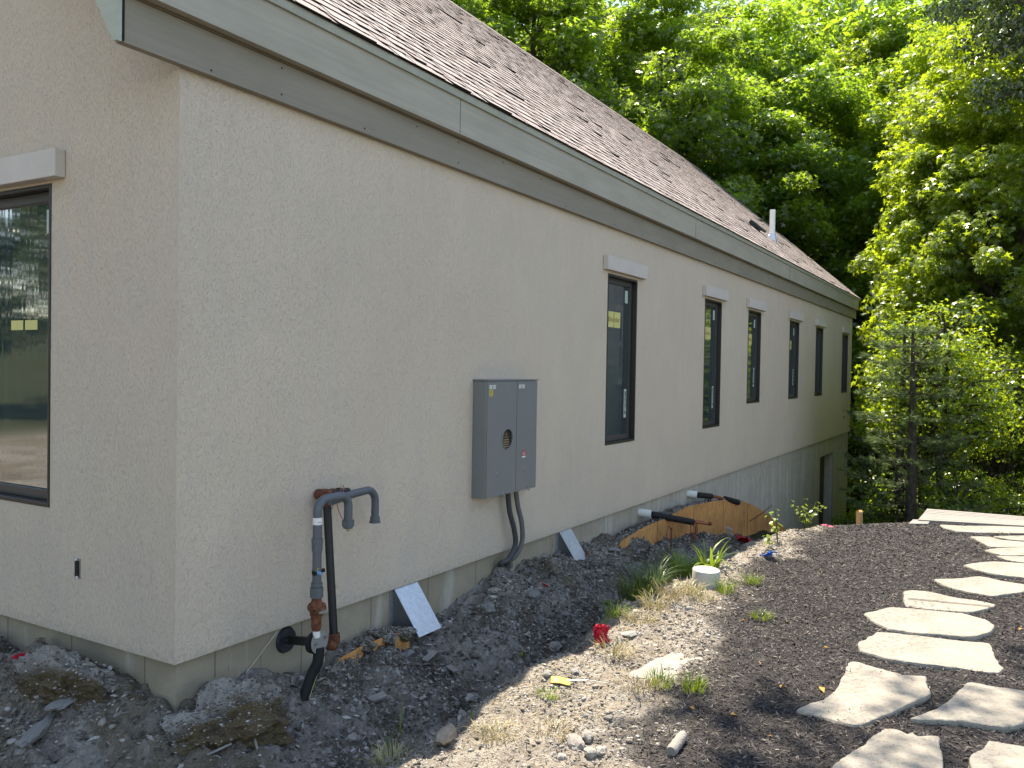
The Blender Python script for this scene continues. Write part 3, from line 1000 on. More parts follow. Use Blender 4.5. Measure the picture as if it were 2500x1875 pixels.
c1 = smooth_path(photo_path([(1097, 1062), (1101, 1105), (1111, 1145), (1113, 1178), (1099, 1207), (1082, 1217), (1079, 1226)], [-.07, -.07, -.08, -.08, -.07, -.04, .05]))
c2 = smooth_path(photo_path([(1114, 1058), (1119, 1095), (1127, 1130), (1128, 1168), (1117, 1196), (1100, 1212), (1090, 1219)], [-.07, -.07, -.08, -.08, -.07, -.03, .05]))
k1 = thing('conduit', 'dark grey flexible conduit, left one of the two dropping from the panel', 'conduit', c1[-1], group='conduits under the panel')
m = MB(); m.tube([p - c1[-1] for p in c1], .021, 12); m.build('hose', M['cable'], k1, True)
m = MB(); m.tube([Vector((-.002, -.075, 0)), Vector((0, -.045, 0))], .028, 14); m.build('wall_sleeve', M['cable'], k1, True)
k2 = thing('conduit', 'dusty lighter grey conduit, right one of the two dropping from the panel', 'conduit', c2[-1], group='conduits under the panel')
m = MB(); m.tube([p - c2[-1] for p in c2], .020, 12); m.build('hose', M['dirtcable'], k2, True)
m = MB(); m.tube([Vector((0, -.065, 0)), Vector((0, -.045, 0))], .026, 14); m.build('wall_sleeve', M['dirtcable'], k2, True)

# ---- gas riser with two hooked swivels
def A(x, y, yy): return Vector(at_y(x / .8848, y / .8848, yy))


gr = thing('gas_riser', 'grey gas meter riser with two hooked pipe ends and rusty valve', 'gas pipes', (.6, -.35, -.30))
O = Vector(gr.location)


def L(ps): return [p - O for p in ps]


YR = -.35
rx = A(685, 1200, YR).x
zt = A(700, 1078, YR).z
hx = A(752, 1120, YR).x
r0 = (hx - rx) / 2
ztop = zt - r0
pts = [Vector((rx - .005, YR, A(685, 1285, YR).z)), Vector((rx, YR, ztop))] + [Vector(((rx + hx) / 2 - r0 * math.cos(a), YR, ztop + r0 * .95 * math.sin(a))) for a in np.linspace(.15, math.pi - .15, 12)] + [Vector((hx, YR, ztop)), Vector((hx, YR, A(753, 1132, YR).z))]
# flatten the hook's crown: broad U
cr = .062
xa, xb = rx + cr, hx - cr
zc = zt - cr
pts = [Vector((rx, YR, A(685, 1285, YR).z)), Vector((rx, YR, zc))] + [Vector((xa - cr * math.cos(a), YR, zc + cr * math.sin(a))) for a in np.linspace(.2, math.pi / 2, 6)] + \
      [Vector((xb + cr * math.sin(a), YR, zc + cr * math.cos(a))) for a in np.linspace(0, math.pi / 2 - .2, 6)] + [Vector((hx, YR, zc)), Vector((hx, YR, A(753, 1130, YR).z))]
PR = .0235
m = MB(); m.tube(L(pts), PR, 16); m.build('riser_pipe', M['pvc'], gr, True)
ze = A(753, 1132, YR).z
m = MB(); m.tube(L([Vector((hx, YR, ze + .022)), Vector((hx, YR, ze - .012))]), [.033, .033], 8); m.tube(L([Vector((hx, YR, ze - .012)), Vector((hx, YR, ze - .022))]), .026, 12)
m.build('end_nut', M['pvc'], gr)
m = MB(); m.tube(L([Vector((hx, YR, ze - .022)), Vector((hx, YR, ze - .038))]), .009, 8); m.build('plug', M['brass'], gr)
# collars on the riser
for (ya, yb_, rr_) in ((1163, 1172, .030), (1172, 1190, .028), (1268, 1290, .034), (1258, 1266, .030)):
    m = MB(); m.tube(L([Vector((rx, YR, A(685, ya, YR).z)), Vector((rx, YR, A(685, yb_, YR).z))]), rr_, 8 if rr_ > .032 else 16); m.build('collar', M['pvc'], gr)
m = MB(); m.tube(L([Vector((rx, YR, A(685, 1118, YR).z)), Vector((rx, YR, A(685, 1133, YR).z))]), PR + .0012, 16); tg = m.build('white_tag', M['white'], gr, True)
m = MB()
for k in range(8): m.obox(L([Vector((rx - .016 + k * .0035, YR - PR - .0018 + abs(k - 4) * .0012, A(685, 1127, YR).z))])[0], (.002, .001, .004))
m.build('print', M['ink'], tg)
zb = A(683, 1236, YR).z
m = MB(); m.tube(L([Vector((rx - .012, YR - .02, zb)), Vector((rx - .012, YR - .036, zb))]), .0095, 10); m.build('cap_plug', simple('sky_blue_plastic', (.10, .32, .62), .5), gr, True)
m = MB(); m.tube(L([Vector((rx - .026, YR, zb - .006)), Vector((rx + .042, YR - .01, zb + .004))]), .011, 8); m.tube(L([Vector((rx, YR, zb + .008)), Vector((rx, YR, zb - .010))]), .0265, 14); m.build('clamp', M['rubber'], gr)
m = MB(); m.tube(L([Vector((rx - .012, YR - .03, zb)), Vector((rx - .03, YR - .03, zb + .012)), Vector((rx - .028, YR - .03, zb + .03)), Vector((rx - .01, YR - .028, zb + .02))]), .0015, 5); m.build('tag_wire', M['yellow'], gr)
# rusty shut-off valve
zv0, zv1 = A(685, 1290, YR).z, A(683, 1362, YR).z
hv = zv0 - zv1
m = MB(); m.tube(L([Vector((rx, YR, zv0 - hv * f)) for f in (0, .10, .2, .35, .5, .6, .7, .85, 1)]), [.025, .027, .033, .036, .034, .028, .026, .027, .022], 14)
m.tube(L([Vector((rx - .02, YR - .055, zv0 - hv * .36)), Vector((rx + .02, YR + .05, zv0 - hv * .36))]), [.020, .028], 12)
m.tube(L([Vector((rx - .036, YR, zv0 - hv * .32)), Vector((rx + .044, YR - .01, zv0 - hv * .32))]), [.018, .022], 10)
m.build('valve_body', M['rust'], gr, True)
m = MB(); m.tube(L([Vector((rx - .015, YR - .06, zv0 - hv * .36)), Vector((rx - .012, YR - .045, zv0 - hv * .36))]), .012, 8)
m.obox(L([Vector((rx - .022, YR - .066, zv0 - hv * .34))])[0], (.055, .008, .014)); m.build('valve_handle', M['steel'], gr)
# bracket plates and black base hose
cD = A(690, 1387, YR)
m = MB(); m.tube(L([cD + Vector((.0, -.004, 0)), cD + Vector((0, .003, 0))]), .060, 28)
dp = m.build('round_plate', simple('zinc_plate', (.33, .33, .32), .5, .5, .12), gr)
for dx, dz in ((-.033, .0), (.038, .02)):
    m = MB(); m.tube(L([cD + Vector((dx, -.006, dz)), cD + Vector((dx, -.016, dz))]), .009, 8); m.build('bolt', M['steel'], dp)
m = MB(); m.tube(L([cD + Vector((-.02, .010, 0)), cD + Vector((-.02, .028, 0))]), .056, 28); m.build('gasket', M['rubber'], gr)
m = MB(); m.tube(L([Vector((rx, YR, zv1 + .004)), Vector((rx + .004, YR, A(684, 1376, YR).z))]), .019, 12); m.build('nipple', M['white'], gr)
fl = Vector(at_y(618 / .8848, 1382 / .8848, .03))
m = MB(); m.tube(L([fl + Vector((0, -.012, 0)), fl + Vector((0, .004, 0))]), [.066, .074], 28); m.build('wall_flange', simple('scuffed_black_plate', (.035, .036, .04), .55, .3, .5, 14), gr)
dirv = (cD - fl)
m = MB()
for s in (-1, 1): m.tube(L([fl + Vector((0, 0, s * .014)), cD + Vector((0, .02, s * .010))]), .006, 8)
q0 = fl + dirv * .12; q1 = fl + dirv * .62
zax = dirv.normalized(); side = zax.cross(Vector((0, 0, 1))).normalized(); MM = Matrix((zax, side, zax.cross(side))).transposed()
m.obox(L([(q0 + q1) / 2])[0], ((q1 - q0).length, .018, .045), MM)
m.build('bracket_arm', M['black'], gr)
m = MB()
for f in (.2, .32, .44, .56): m.tube(L([fl + dirv * f + side * -.016, fl + dirv * f + side * .0]), .008, 8)
m.build('bracket_bolts', M['steel'], gr)
gb_ = on_ground(658 / .8848, 1500 / .8848)
hose = smooth_path([cD + Vector((0, .004, -.03)), cD + Vector((-.01, .0, -.10)), A(672, 1460, YR + .02), A(655, 1510, YR + .03)])
m = MB(); m.tube(L(hose), [.030 - .004 * i / len(hose) for i in range(len(hose))], 14); m.build('ground_sleeve', M['rubber'], gr, True)
m = MB(); m.tube(L([p + Vector((.024, -.018, 0)) for p in hose[4:]]), .0022, 5); m.build('tracer_wire', M['ysticker'], gr)
# second branch: rusty wall elbow, black nipple, hooked pipe, black drop pipe
YE = -.06
e0 = A(700, 1069, YE)
wallp = Vector((e0.x - .01, 0.0, e0.z))
m = MB(); m.tube(L([Vector((e0.x + .004, -.012, e0.z)), Vector((e0.x, YE + .03, e0.z)), Vector((e0.x, YE, e0.z)), Vector((e0.x + .03, YE - .01, e0.z + .002))]), [.030, .033, .036, .030], 14)
m.tube(L([Vector((e0.x, YE, e0.z + .01)), Vector((e0.x + .01, YE - .01, e0.z - .06))]), [.036, .030], 14)
m.build('elbow', M['rust'], gr, True)
e1 = A(752, 1062, YE - .02)
m = MB(); m.tube(L([e0 + Vector((.02, -.01, .004)), e1]), [.024, .024], 12)
for f in (.3, .55): 
    c = e0.lerp(e1, f); m.tube(L([c, e0.lerp(e1, f + .12)]), .031, 10)
m.build('coupling', M['black'], gr, True)
hook_top = e1 + Vector((.01, 0, -.003))
hx2 = A(810, 1110, YE - .06).x
y2 = YE - .06
zc2 = hook_top.z - .075
pts = [A(714, 1083, YE - .10), hook_top + Vector((-.01, -.05, -.004)), Vector((hx2 - .085, y2, hook_top.z))] + [Vector((hx2 - .078 + .078 * math.sin(a), y2, zc2 + .075 * math.cos(a))) for a in np.linspace(.15, math.pi / 2, 7)] + [Vector((hx2, y2, A(810, 1122, y2).z))]
m = MB(); m.tube(L(pts), PR, 16); m.build('branch_pipe', M['pvc'], gr, True)
ze2 = A(810, 1124, y2).z
m = MB(); m.tube(L([Vector((hx2, y2, ze2 + .024)), Vector((hx2, y2, ze2 - .006))]), .029, 8); m.tube(L([Vector((hx2, y2, ze2 - .004)), Vector((hx2, y2, ze2 - .014))]), [.034, .035], 16); m.build('end_nut', M['pvc'], gr)
low = A(722, 1385, -.17)
m = MB(); m.tube(L([e0 + Vector((.012, -.012, -.05)), low + Vector((-.004, 0, .03))]), .0235, 14); m.build('drop_pipe', M['black'], gr, True)
m = MB(); m.tube(L([low + Vector((0, 0, .045)), low + Vector((0, 0, .0)), low + Vector((-.012, .002, -.018)), low + Vector((-.045, .004, -.012))]), [.031, .034, .034, .028], 14); m.build('elbow', M['rust'], gr, True)
m = MB()
m.tube(L(smooth_path([A(735, 1072, YE - .06), A(737, 1052, YE - .06), A(742, 1050, YE - .06), A(741, 1060, YE - .06), A(728, 1085, YE - .08), A(738, 1118, YE - .08), A(750, 1127, YE - .1)])), .0022, 5)
m.tube(L(smooth_path([A(712, 1075, YE - .06), A(718, 1056, YE - .06), A(724, 1062, YE - .06), A(722, 1085, YE - .06), A(716, 1102, YE - .06)])), .0022, 5)
m.build('wire', M['copper'], gr)

# ---- sloped sheet-metal hoods on the foundation
def hood(x0, x1, zt_, zb_, out, label):
    o = thing('metal_hood', label, 'metal hood', (x0, .03, zb_), group='sheet metal hoods on the foundation')
    w = x1 - x0; h = zt_ - zb_
    m = MB(); m.prism([(0, h), (0, .03), (-out, 0), (-out - .002, .004), (-.012, h)], lambda u, v, ww: (ww, u, v), 0.001, w - .001)
    m.build('side_sheet', M['galvd'], o)
    m = MB(); m.add([(0 - .006, -.010, h + .006), (w + .006, -.010, h + .006), (w + .006, -out - .016, -.012), (-.006, -out - .016, -.012),
                     (0 - .006, -.014, h + .008), (w + .006, -.014, h + .008), (w + .006, -out - .020, -.011), (-.006, -out - .020, -.011)],
                    [(0, 3, 2, 1), (4, 5, 6, 7), (0, 1, 5, 4), (1, 2, 6, 5), (2, 3, 7, 6), (3, 0, 4, 7)])
    m.build('cover_sheet', M['galv'], o)
    m = MB(); m.box(-.03, w + .03, -.003, .003, .02, h - .004); m.build('wall_flange', M['galv'], o)
    return o


hood(1.70, 1.935, -.006, -.275, .205, 'bright sloped galvanised hood on the foundation right of the gas riser, the nearer one')
hood(4.05, 4.265, -.006, -.25, .175, 'smaller distant galvanised hood on the foundation right of the conduits')

# ---- insulated pipe stubs through the foundation
def stub(a, b, c, d, name_lbl, loops):
    o = thing('pipe_stub', name_lbl, 'pipe', a, group='capped pipe stubs through the foundation')
    ax = (b - a)
    m = MB(); m.tube([Vector((0, 0, 0)) - ax.normalized() * .05, b - a], .045, 16); m.build('white_sleeve', M['white'], o, True)
    m = MB(); m.tube([b - a, c - a], .036, 14); m.build('insulation', M['rubber'], o, True)
    m = MB(); m.tube([c - a, d - a], .016, 10); m.tube([c - a + Vector((0, .02, .02)), c - a + (d - c) * .8 + Vector((0, .02, .02))], .009, 8)
    m.build('copper_tube', M['copper'], o, True)
    if loops[0] == 'end':
        m = MB(); m.tube([d - a, d - a + (d - c).normalized() * .04], .022, 8); m.build('cap', M['rust'], o)
    else:
        m = MB(); m.tube([d - a, loops[1] - a], .04, 12); m.build('insulation', M['rubber'], o, True)
    rr = random.Random(4)
    m = MB()
    for k in range(6):
        c0 = (c if loops[0] == 'end' else b.lerp(c, .7)) - a + Vector((rr.uniform(-.03, .03), rr.uniform(-.03, .02), 0))
        wdt, dep = rr.uniform(.05, .11), rr.uniform(.10, .22)
        m.tube(smooth_path([c0, c0 + Vector((-wdt, -.02, -dep * .5)), c0 + Vector((rr.uniform(-.03, .03), -.03, -dep)), c0 + Vector((wdt, -.01, -dep * .6)), c0 + Vector((.02, 0, .02))]), .004, 5)
    m.build('wire_coil', M['rubber'] if loops[0] != 'end' else M['copper'], o)
    return o


a = A(1388, 1108, 0.0)
stub(a, A(1407, 1111, -.10), A(1497, 1128, -.42), A(1530, 1131, -.52), 'white sleeved pipe stub with black foam insulation and a copper end, the nearer one', ('end',))
a = A(1492, 1067, 0.0)
stub(a, A(1506, 1069, -.08), A(1536, 1072, -.14), A(1566, 1078, -.18), 'white sleeved pipe stub with two foam covers above the strand board, the farther one', ('mid', A(1594, 1085, -.22)))

# ---- strand board leaning along the foundation
ob = thing('strand_board', 'orange strand board sheet standing against the foundation below the pipe stubs', 'board', (5.1, -.20, -.6))
top = [(4.7, -.32), (5.0, -.21), (5.6, -.17), (6.2, -.17), (6.9, -.14), (7.4, -.17), (8.1, -.22), (8.8, -.30), (9.3, -.38), (9.9, -.52), (10.6, -.72), (11.4, -.98), (12.2, -1.27), (12.6, -1.5)]
poly = top + [(12.6, -2.6), (9, -1.8), (7, -1.2), (4.7, -.8)]
Oo = Vector(ob.location)
m = MB(); m.prism(poly, lambda u, v, w: Vector((u, w, v)) - Oo, -.212, -.198); m.build('board', M['osb'], ob)
m = MB()
for x in (5.9, 7.12, 8.34, 9.56, 10.78): m.box(x - Oo.x, x + .006 - Oo.x, -.2135 - Oo.y, -.2122 - Oo.y, -1.5 - Oo.z, float(np.interp(x, [p[0] for p in top], [p[1] for p in top])) - .003 - Oo.z)
m.build('sheet_joint', M['dark'], ob)
ob2 = thing('strand_board', 'short orange strand board half buried in spoil behind the gas riser', 'board', (1.0, -.12, -.4))
Oo2 = Vector(ob2.location)
poly = [(.86, -.29), (1.0, -.225), (1.2, -.205), (1.45, -.21), (1.62, -.235), (1.66, -.50), (.86, -.50)]
m = MB(); m.prism(poly, lambda u, v, w: Vector((u, w, v)) - Oo2, -.165, -.152); m.build('board', M['osb'], ob2)

# ================================================================== GROUND DETAIL
def ico(sub):
    bm = bmesh.new(); bmesh.ops.create_icosphere(bm, subdivisions=sub, radius=1)
    vs = np.array([v.co[:] for v in bm.verts]); fs = np.array([[v.index for v in f.verts] for f in bm.faces]); bm.free()
    return vs, fs


ICO1 = ico(1); ICO3 = ico(3); ICO4 = ico(4)


def scatter_stones(name, pts, sizes, mat, label, flat=.55, ang=True):
    vs, fs = ICO1
    n = len(pts)
    jit = rng.uniform(.62, 1.25, (n, len(vs), 1))
    sc = np.stack([rng.uniform(.7, 1.5, n), rng.uniform(.55, 1.0, n), rng.uniform(.25, 1, n) * flat + .1], -1)
    a = rng.uniform(0, 2 * np.pi, n); t = rng.normal(0, .35, n)
    loc = vs[None] * jit * sc[:, None] * sizes[:, None, None]
    ca, sa, ct, st = np.cos(a)[:, None], np.sin(a)[:, None], np.cos(t)[:, None], np.sin(t)[:, None]
    x, y, z = loc[..., 0], loc[..., 1], loc[..., 2]
    y, z = y * ct - z * st, y * st + z * ct
    x, y = x * ca - y * sa, x * sa + y * ca
    Vv = np.stack([x, y, z], -1) + pts[:, None]
    Ff = fs[None] + (np.arange(n) * len(vs))[:, None, None]
    o = np_mesh(name, Vv.reshape(-1, 3), Ff.reshape(-1, 3), mat, attrs=dict(tint=np.repeat(rng.random(n), len(vs))))
    return tag(o, label, None, None, 'stuff')


def tinted(name, stops, rough=.9):
    t = NT(name); c = t.ramp(t.attr('tint'), stops); n = t.noise(t.coords(), 90, 4, .7)
    c = t.mix(t.ramp(n, [(.3, .5), (.6, 0)]), c, (.06, .055, .05))
    return t.fin(c, rough, 0, t.bump(n, .003), .2)


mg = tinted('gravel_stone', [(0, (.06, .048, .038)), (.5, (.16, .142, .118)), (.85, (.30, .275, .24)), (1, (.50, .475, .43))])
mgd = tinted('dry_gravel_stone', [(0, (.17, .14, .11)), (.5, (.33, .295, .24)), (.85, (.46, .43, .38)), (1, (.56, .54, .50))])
mm = tinted('mulch_chip', [(0, (.012, .011, .011)), (.6, (.058, .055, .055)), (.9, (.12, .105, .096)), (1, (.30, .26, .22))], .75)


def sample(n, x0, x1, y0, y1, wfn, power=1.0):
    x = x0 + (x1 - x0) * rng.random(n) ** power; y = rng.uniform(y0, y1, n)
    keep = rng.random(n) < wfn(x, y)
    return x[keep], y[keep]


def out_house(x, y): return ((x < -.02) | (y < -.02)).astype(float)


# spoil gravel in the shade
x, y = sample(110000, -1.4, 9.5, -1.6, 2.2, lambda x, y: out_house(x, y) * (1 - bank_w(x, y)) * (.10 + .90 * (fbm(x, y, .35, 3, 77) > .02)), 1.45)
s = .0045 + .009 * rng.random(len(x)) ** 2.2 + .018 * (rng.random(len(x)) < .035) * rng.random(len(x)) + .004 * np.clip(x, 0, 8) / 4
scatter_stones('gravel', np.stack([x, y, H(x, y) + s * .15], -1), s, mg, 'loose grey gravel and spoil in the shaded trench')
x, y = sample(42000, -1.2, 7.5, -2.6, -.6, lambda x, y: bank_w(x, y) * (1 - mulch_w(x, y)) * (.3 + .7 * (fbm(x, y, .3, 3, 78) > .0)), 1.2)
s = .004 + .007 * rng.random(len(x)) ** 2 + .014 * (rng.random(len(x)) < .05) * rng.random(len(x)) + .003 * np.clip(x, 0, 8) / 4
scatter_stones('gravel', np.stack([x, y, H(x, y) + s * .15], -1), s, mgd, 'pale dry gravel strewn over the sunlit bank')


def chips(name, x, y, ln, wd, mat, label, lift=.004, tilt=.35, tints=None):
    n = len(x); z = H(x, y) + rng.uniform(.001, lift + .004, n)
    a = rng.uniform(0, 2 * np.pi, n); e = rng.normal(0, tilt, n); ro = rng.uniform(-1, 1, n)
    d = np.stack([np.cos(a) * np.cos(e), np.sin(a) * np.cos(e), np.sin(e)], -1)
    sd_ = np.stack([-np.sin(a) * np.cos(ro), np.cos(a) * np.cos(ro), np.sin(ro)], -1)
    up = np.cross(d, sd_)
    c = np.stack([x, y, z], -1)
    L_ = ln[:, None]; W = wd[:, None]; bend = (rng.normal(0, .10, n))[:, None] * L_
    v = np.stack([c - d * L_, c + sd_ * W + up * bend, c + d * L_, c - sd_ * W + up * bend, c + up * (bend + W * .7)], 1)
    b = (np.arange(n) * 5)[:, None]
    F_ = np.concatenate([b + np.array([[0, 1, 4]]), b + np.array([[1, 2, 4]]), b + np.array([[2, 3, 4]]), b + np.array([[3, 0, 4]])])
    tt = rng.random(n) if tints is None else tints
    o = np_mesh(name, v.reshape(-1, 3), F_, mat, attrs=dict(tint=np.repeat(tt, 5)))
    return tag(o, label, None, None, 'stuff')


x, y = sample(210000, -1.0, 9.5, -6.0, -1.2, lambda x, y: mulch_w(x, y) * np.clip(1.15 - x * .04, .3, 1), 1.25)
n = len(x)
chips('mulch_chips', x, y, rng.uniform(.006, .022, n) * (1 + .05 * np.clip(x, 0, 9)), rng.uniform(.0015, .0042, n) * (1 + .06 * np.clip(x, 0, 9)), mm, 'dark shredded bark mulch covering the path bed', .007)
x, y = sample(9000, -.6, 7.5, -2.6, -.7, lambda x, y: bank_w(x, y) * (1 - mulch_w(x, y)))
n = len(x)
chips('mulch_chips', x, y, rng.uniform(.006, .018, n), rng.uniform(.0015, .004, n), mm, 'stray dark bark chips scattered over the sunlit bank', .004)
# straw litter on the bank
x, y = sample(16000, .4, 7.5, -2.2, -.9, lambda x, y: bank_w(x, y) * (1 - mulch_w(x, y)) * (fbm(x, y, .5, 3, 55) > 0.02) * .8)
n = len(x)
chips('straw_litter', x, y, rng.uniform(.012, .035, n), rng.uniform(.0007, .0015, n), tinted('straw', [(0, (.20, .14, .07)), (.5, (.42, .33, .18)), (1, (.60, .52, .34))]), 'short dry straw lying on the sunlit bank', .004, .15)
# flat splinters of stone in the trench
x, y = sample(7000, -.9, 6, -1.2, 1.5, lambda x, y: out_house(x, y) * (1 - bank_w(x, y)))
n = len(x)
chips('stone_splinters', x, y, rng.uniform(.010, .036, n), rng.uniform(.005, .014, n), mg, 'flat grey stone splinters in the shaded trench', .008, .2)


def rock_mesh(seed, sub=3, amp=.28, facet=.5):
    vs, fs = ICO4 if sub == 4 else ICO3
    out = []
    for v in vs:
        p = Vector(v)
        n_ = mnoise.fractal(p * 1.1 + Vector((seed * 7.3, 0, 0)), .7, 2.0, 5)
        c_ = mnoise.voronoi(p * 1.3 + Vector((0, seed * 3.1, 0)))[0][0]
        out.append(p * (1 + amp * n_ - facet * .35 * c_ + .12))
    return np.array(out), fs


def rock(name, loc, size, mat, label, cat='rock', seed=1, rot=0.0, sub=3, amp=.28, group=None, attrs=None, flat_bottom=True):
    vs, fs = rock_mesh(seed, sub, amp)
    v = vs * np.array(size)
    if attrs: attrs = {k: fn(vs) for k, fn in attrs.items()}
    o = np_mesh(name, v, fs, mat, smooth=True, attrs=attrs)
    try: o.data.set_sharp_from_angle(angle=R(32))
    except Exception: pass
    o.location = loc; o.rotation_euler = (random.uniform(-.15, .15), random.uniform(-.15, .15), rot)
    return tag(o, label, cat, group)


G = on_ground
z0_ = {'mulch': lambda v: v[:, 0] * 0, 'dry': lambda v: v[:, 0] * 0, 'wood': lambda v: v[:, 0] * 0}


CLOD_PTS = []


def clod(loc, size, label, seed, rot, brown_dir, extra=0.0):
    global rock_mesh
    if not hasattr(clod, 'base'): clod.base = rock_mesh

    def rough(seed_, sub=5, amp=.4, facet=.5):
        vs, fs = ico(5)
        out = []
        for v in vs:
            p = Vector(v)
            n_ = mnoise.fractal(p * 1.1 + Vector((seed_ * 7.3, 0, 0)), .7, 2.0, 4)
            r_ = mnoise.ridged_multi_fractal(p * 2.6 + Vector((0, seed_, 0)), .9, 2.1, 5, 1.0, 2.0)
            c_ = mnoise.voronoi(p * 4.5 + Vector((0, seed_ * 3.1, 0)))[0]
            out.append(p * (.88 + .36 * n_ + .10 * r_ - .10 * min(1, (c_[1] - c_[0]) * 3) + .03 * mnoise.noise(p * 22)))
        return np.array(out), fs
    rock_mesh = rough
    try: return clod_(loc, size, label, seed, rot, brown_dir)
    finally: rock_mesh = clod.base


def clod_(loc, size, label, seed, rot, brown_dir, extra=0.0):
    bd = np.array(brown_dir) / np.linalg.norm(brown_dir)
    at = dict(z0_); at['brown'] = lambda v: sstep(.15, .5, v @ bd + .1 * np.sin(v[:, 0] * 9)); at['dust'] = lambda v: sstep(-.1, .5, v[:, 2] - .6 * np.clip(v @ bd, 0, 1))
    o = rock('soil_clod', loc, size, M['ground'], label, 'dirt clod', seed, rot, 4, .42, None, at)
    W_m = Matrix.LocRotScale(Vector(loc), o.rotation_euler, None)
    vs = [W_m @ v.co for v in o.data.vertices if v.normal.z > -.2]
    CLOD_PTS.extend([v[:] for v in random.sample(vs, min(len(vs), int(2600 * size[0] * 2)))])
    return o


# the big dug lumps beside the corner
clod((.13, -.20, -.30), (.31, .22, .20), 'large clod of dug soil with brown broken face in front of the building corner', 3, -.5, (.2, -1, -.25))
clod((.48, -.26, -.40), (.20, .13, .11), 'low grey clod of soil right of the large clod', 13, .3, (.0, -1, -.2))
clod((-.17, .60, -.17), (.15, .31, .15), 'mossy yellow-brown boulder of soil against the gable wall foundation', 8, .15, (-1, -.3, -.35))
clod((-.08, .28, -.26), (.10, .13, .09), 'small dusty clod of soil between the boulder and the corner', 21, .2, (-1, -.5, -.8))
clod((.95, -.20, -.36), (.16, .10, .13), 'dusty soil lump at the left end of the buried strand board', 5, .2, (-.2, -1, -.2))
# dusty ridge on top of the buried board
for i, (xx, zz) in enumerate(((1.12, -.265), (1.27, -.235), (1.42, -.225), (1.56, -.24))):
    clod((xx, -.115, zz), (.11, .055, .045), ['dusty soil lump on the buried strand board, first from the left', 'dusty soil lump on the buried strand board, second from the left',
                                              'dusty soil lump on the buried strand board, third from the left', 'dusty soil lump on the buried strand board beside the near hood'][i], 31 + i, i * .7, (0, 0, -1))
scatter_stones('gravel', np.array(CLOD_PTS), .003 + .010 * rng.random(len(CLOD_PTS)) ** 2, mg, 'crumbs of soil and stone lying on the dug clods')
# spoil heaped between the long board and the foundation
n = 5200
x = rng.uniform(4.8, 12.4, n); yy = rng.uniform(-.20, .03, n)
topz = np.interp(x, [p[0] for p in top], [p[1] for p in top])
s = rng.uniform(.006, .02, n)
zz = topz - .012 - np.maximum(yy + .15, 0) * .3 + rng.uniform(-.02, .016, n)
scatter_stones('gravel', np.stack([x, yy, zz], -1), s, mg, 'grey gravel heaped between the long strand board and foundation')
V = []; Fq = []
xs = np.linspace(4.6, 12.6, 160)
tz = np.interp(xs, [p[0] for p in top], [p[1] for p in top])
rows = [(-.197, -.025), (-.15, .0), (-.08, -.025), (.034, -.05)]
for r_, (yy_, dz) in enumerate(rows):
    for x_, z_ in zip(xs, tz): V.append((x_, yy_, z_ + dz + float(fbm(np.array([x_]), np.array([yy_ * 3]), .12, 3, 4)[0]) * .05))
k = len(xs)
for r_ in range(3):
    for i in range(k - 1): Fq.append((r_ * k + i, r_ * k + i + 1, (r_ + 1) * k + i + 1, (r_ + 1) * k + i))
bf = np_mesh('backfill', np.array(V), np.array(Fq), M['ground'], smooth=True, attrs=dict(mulch=np.zeros(len(V)), dry=np.zeros(len(V)), wood=np.zeros(len(V)), brown=np.zeros(len(V))))
tag(bf, kind='structure')

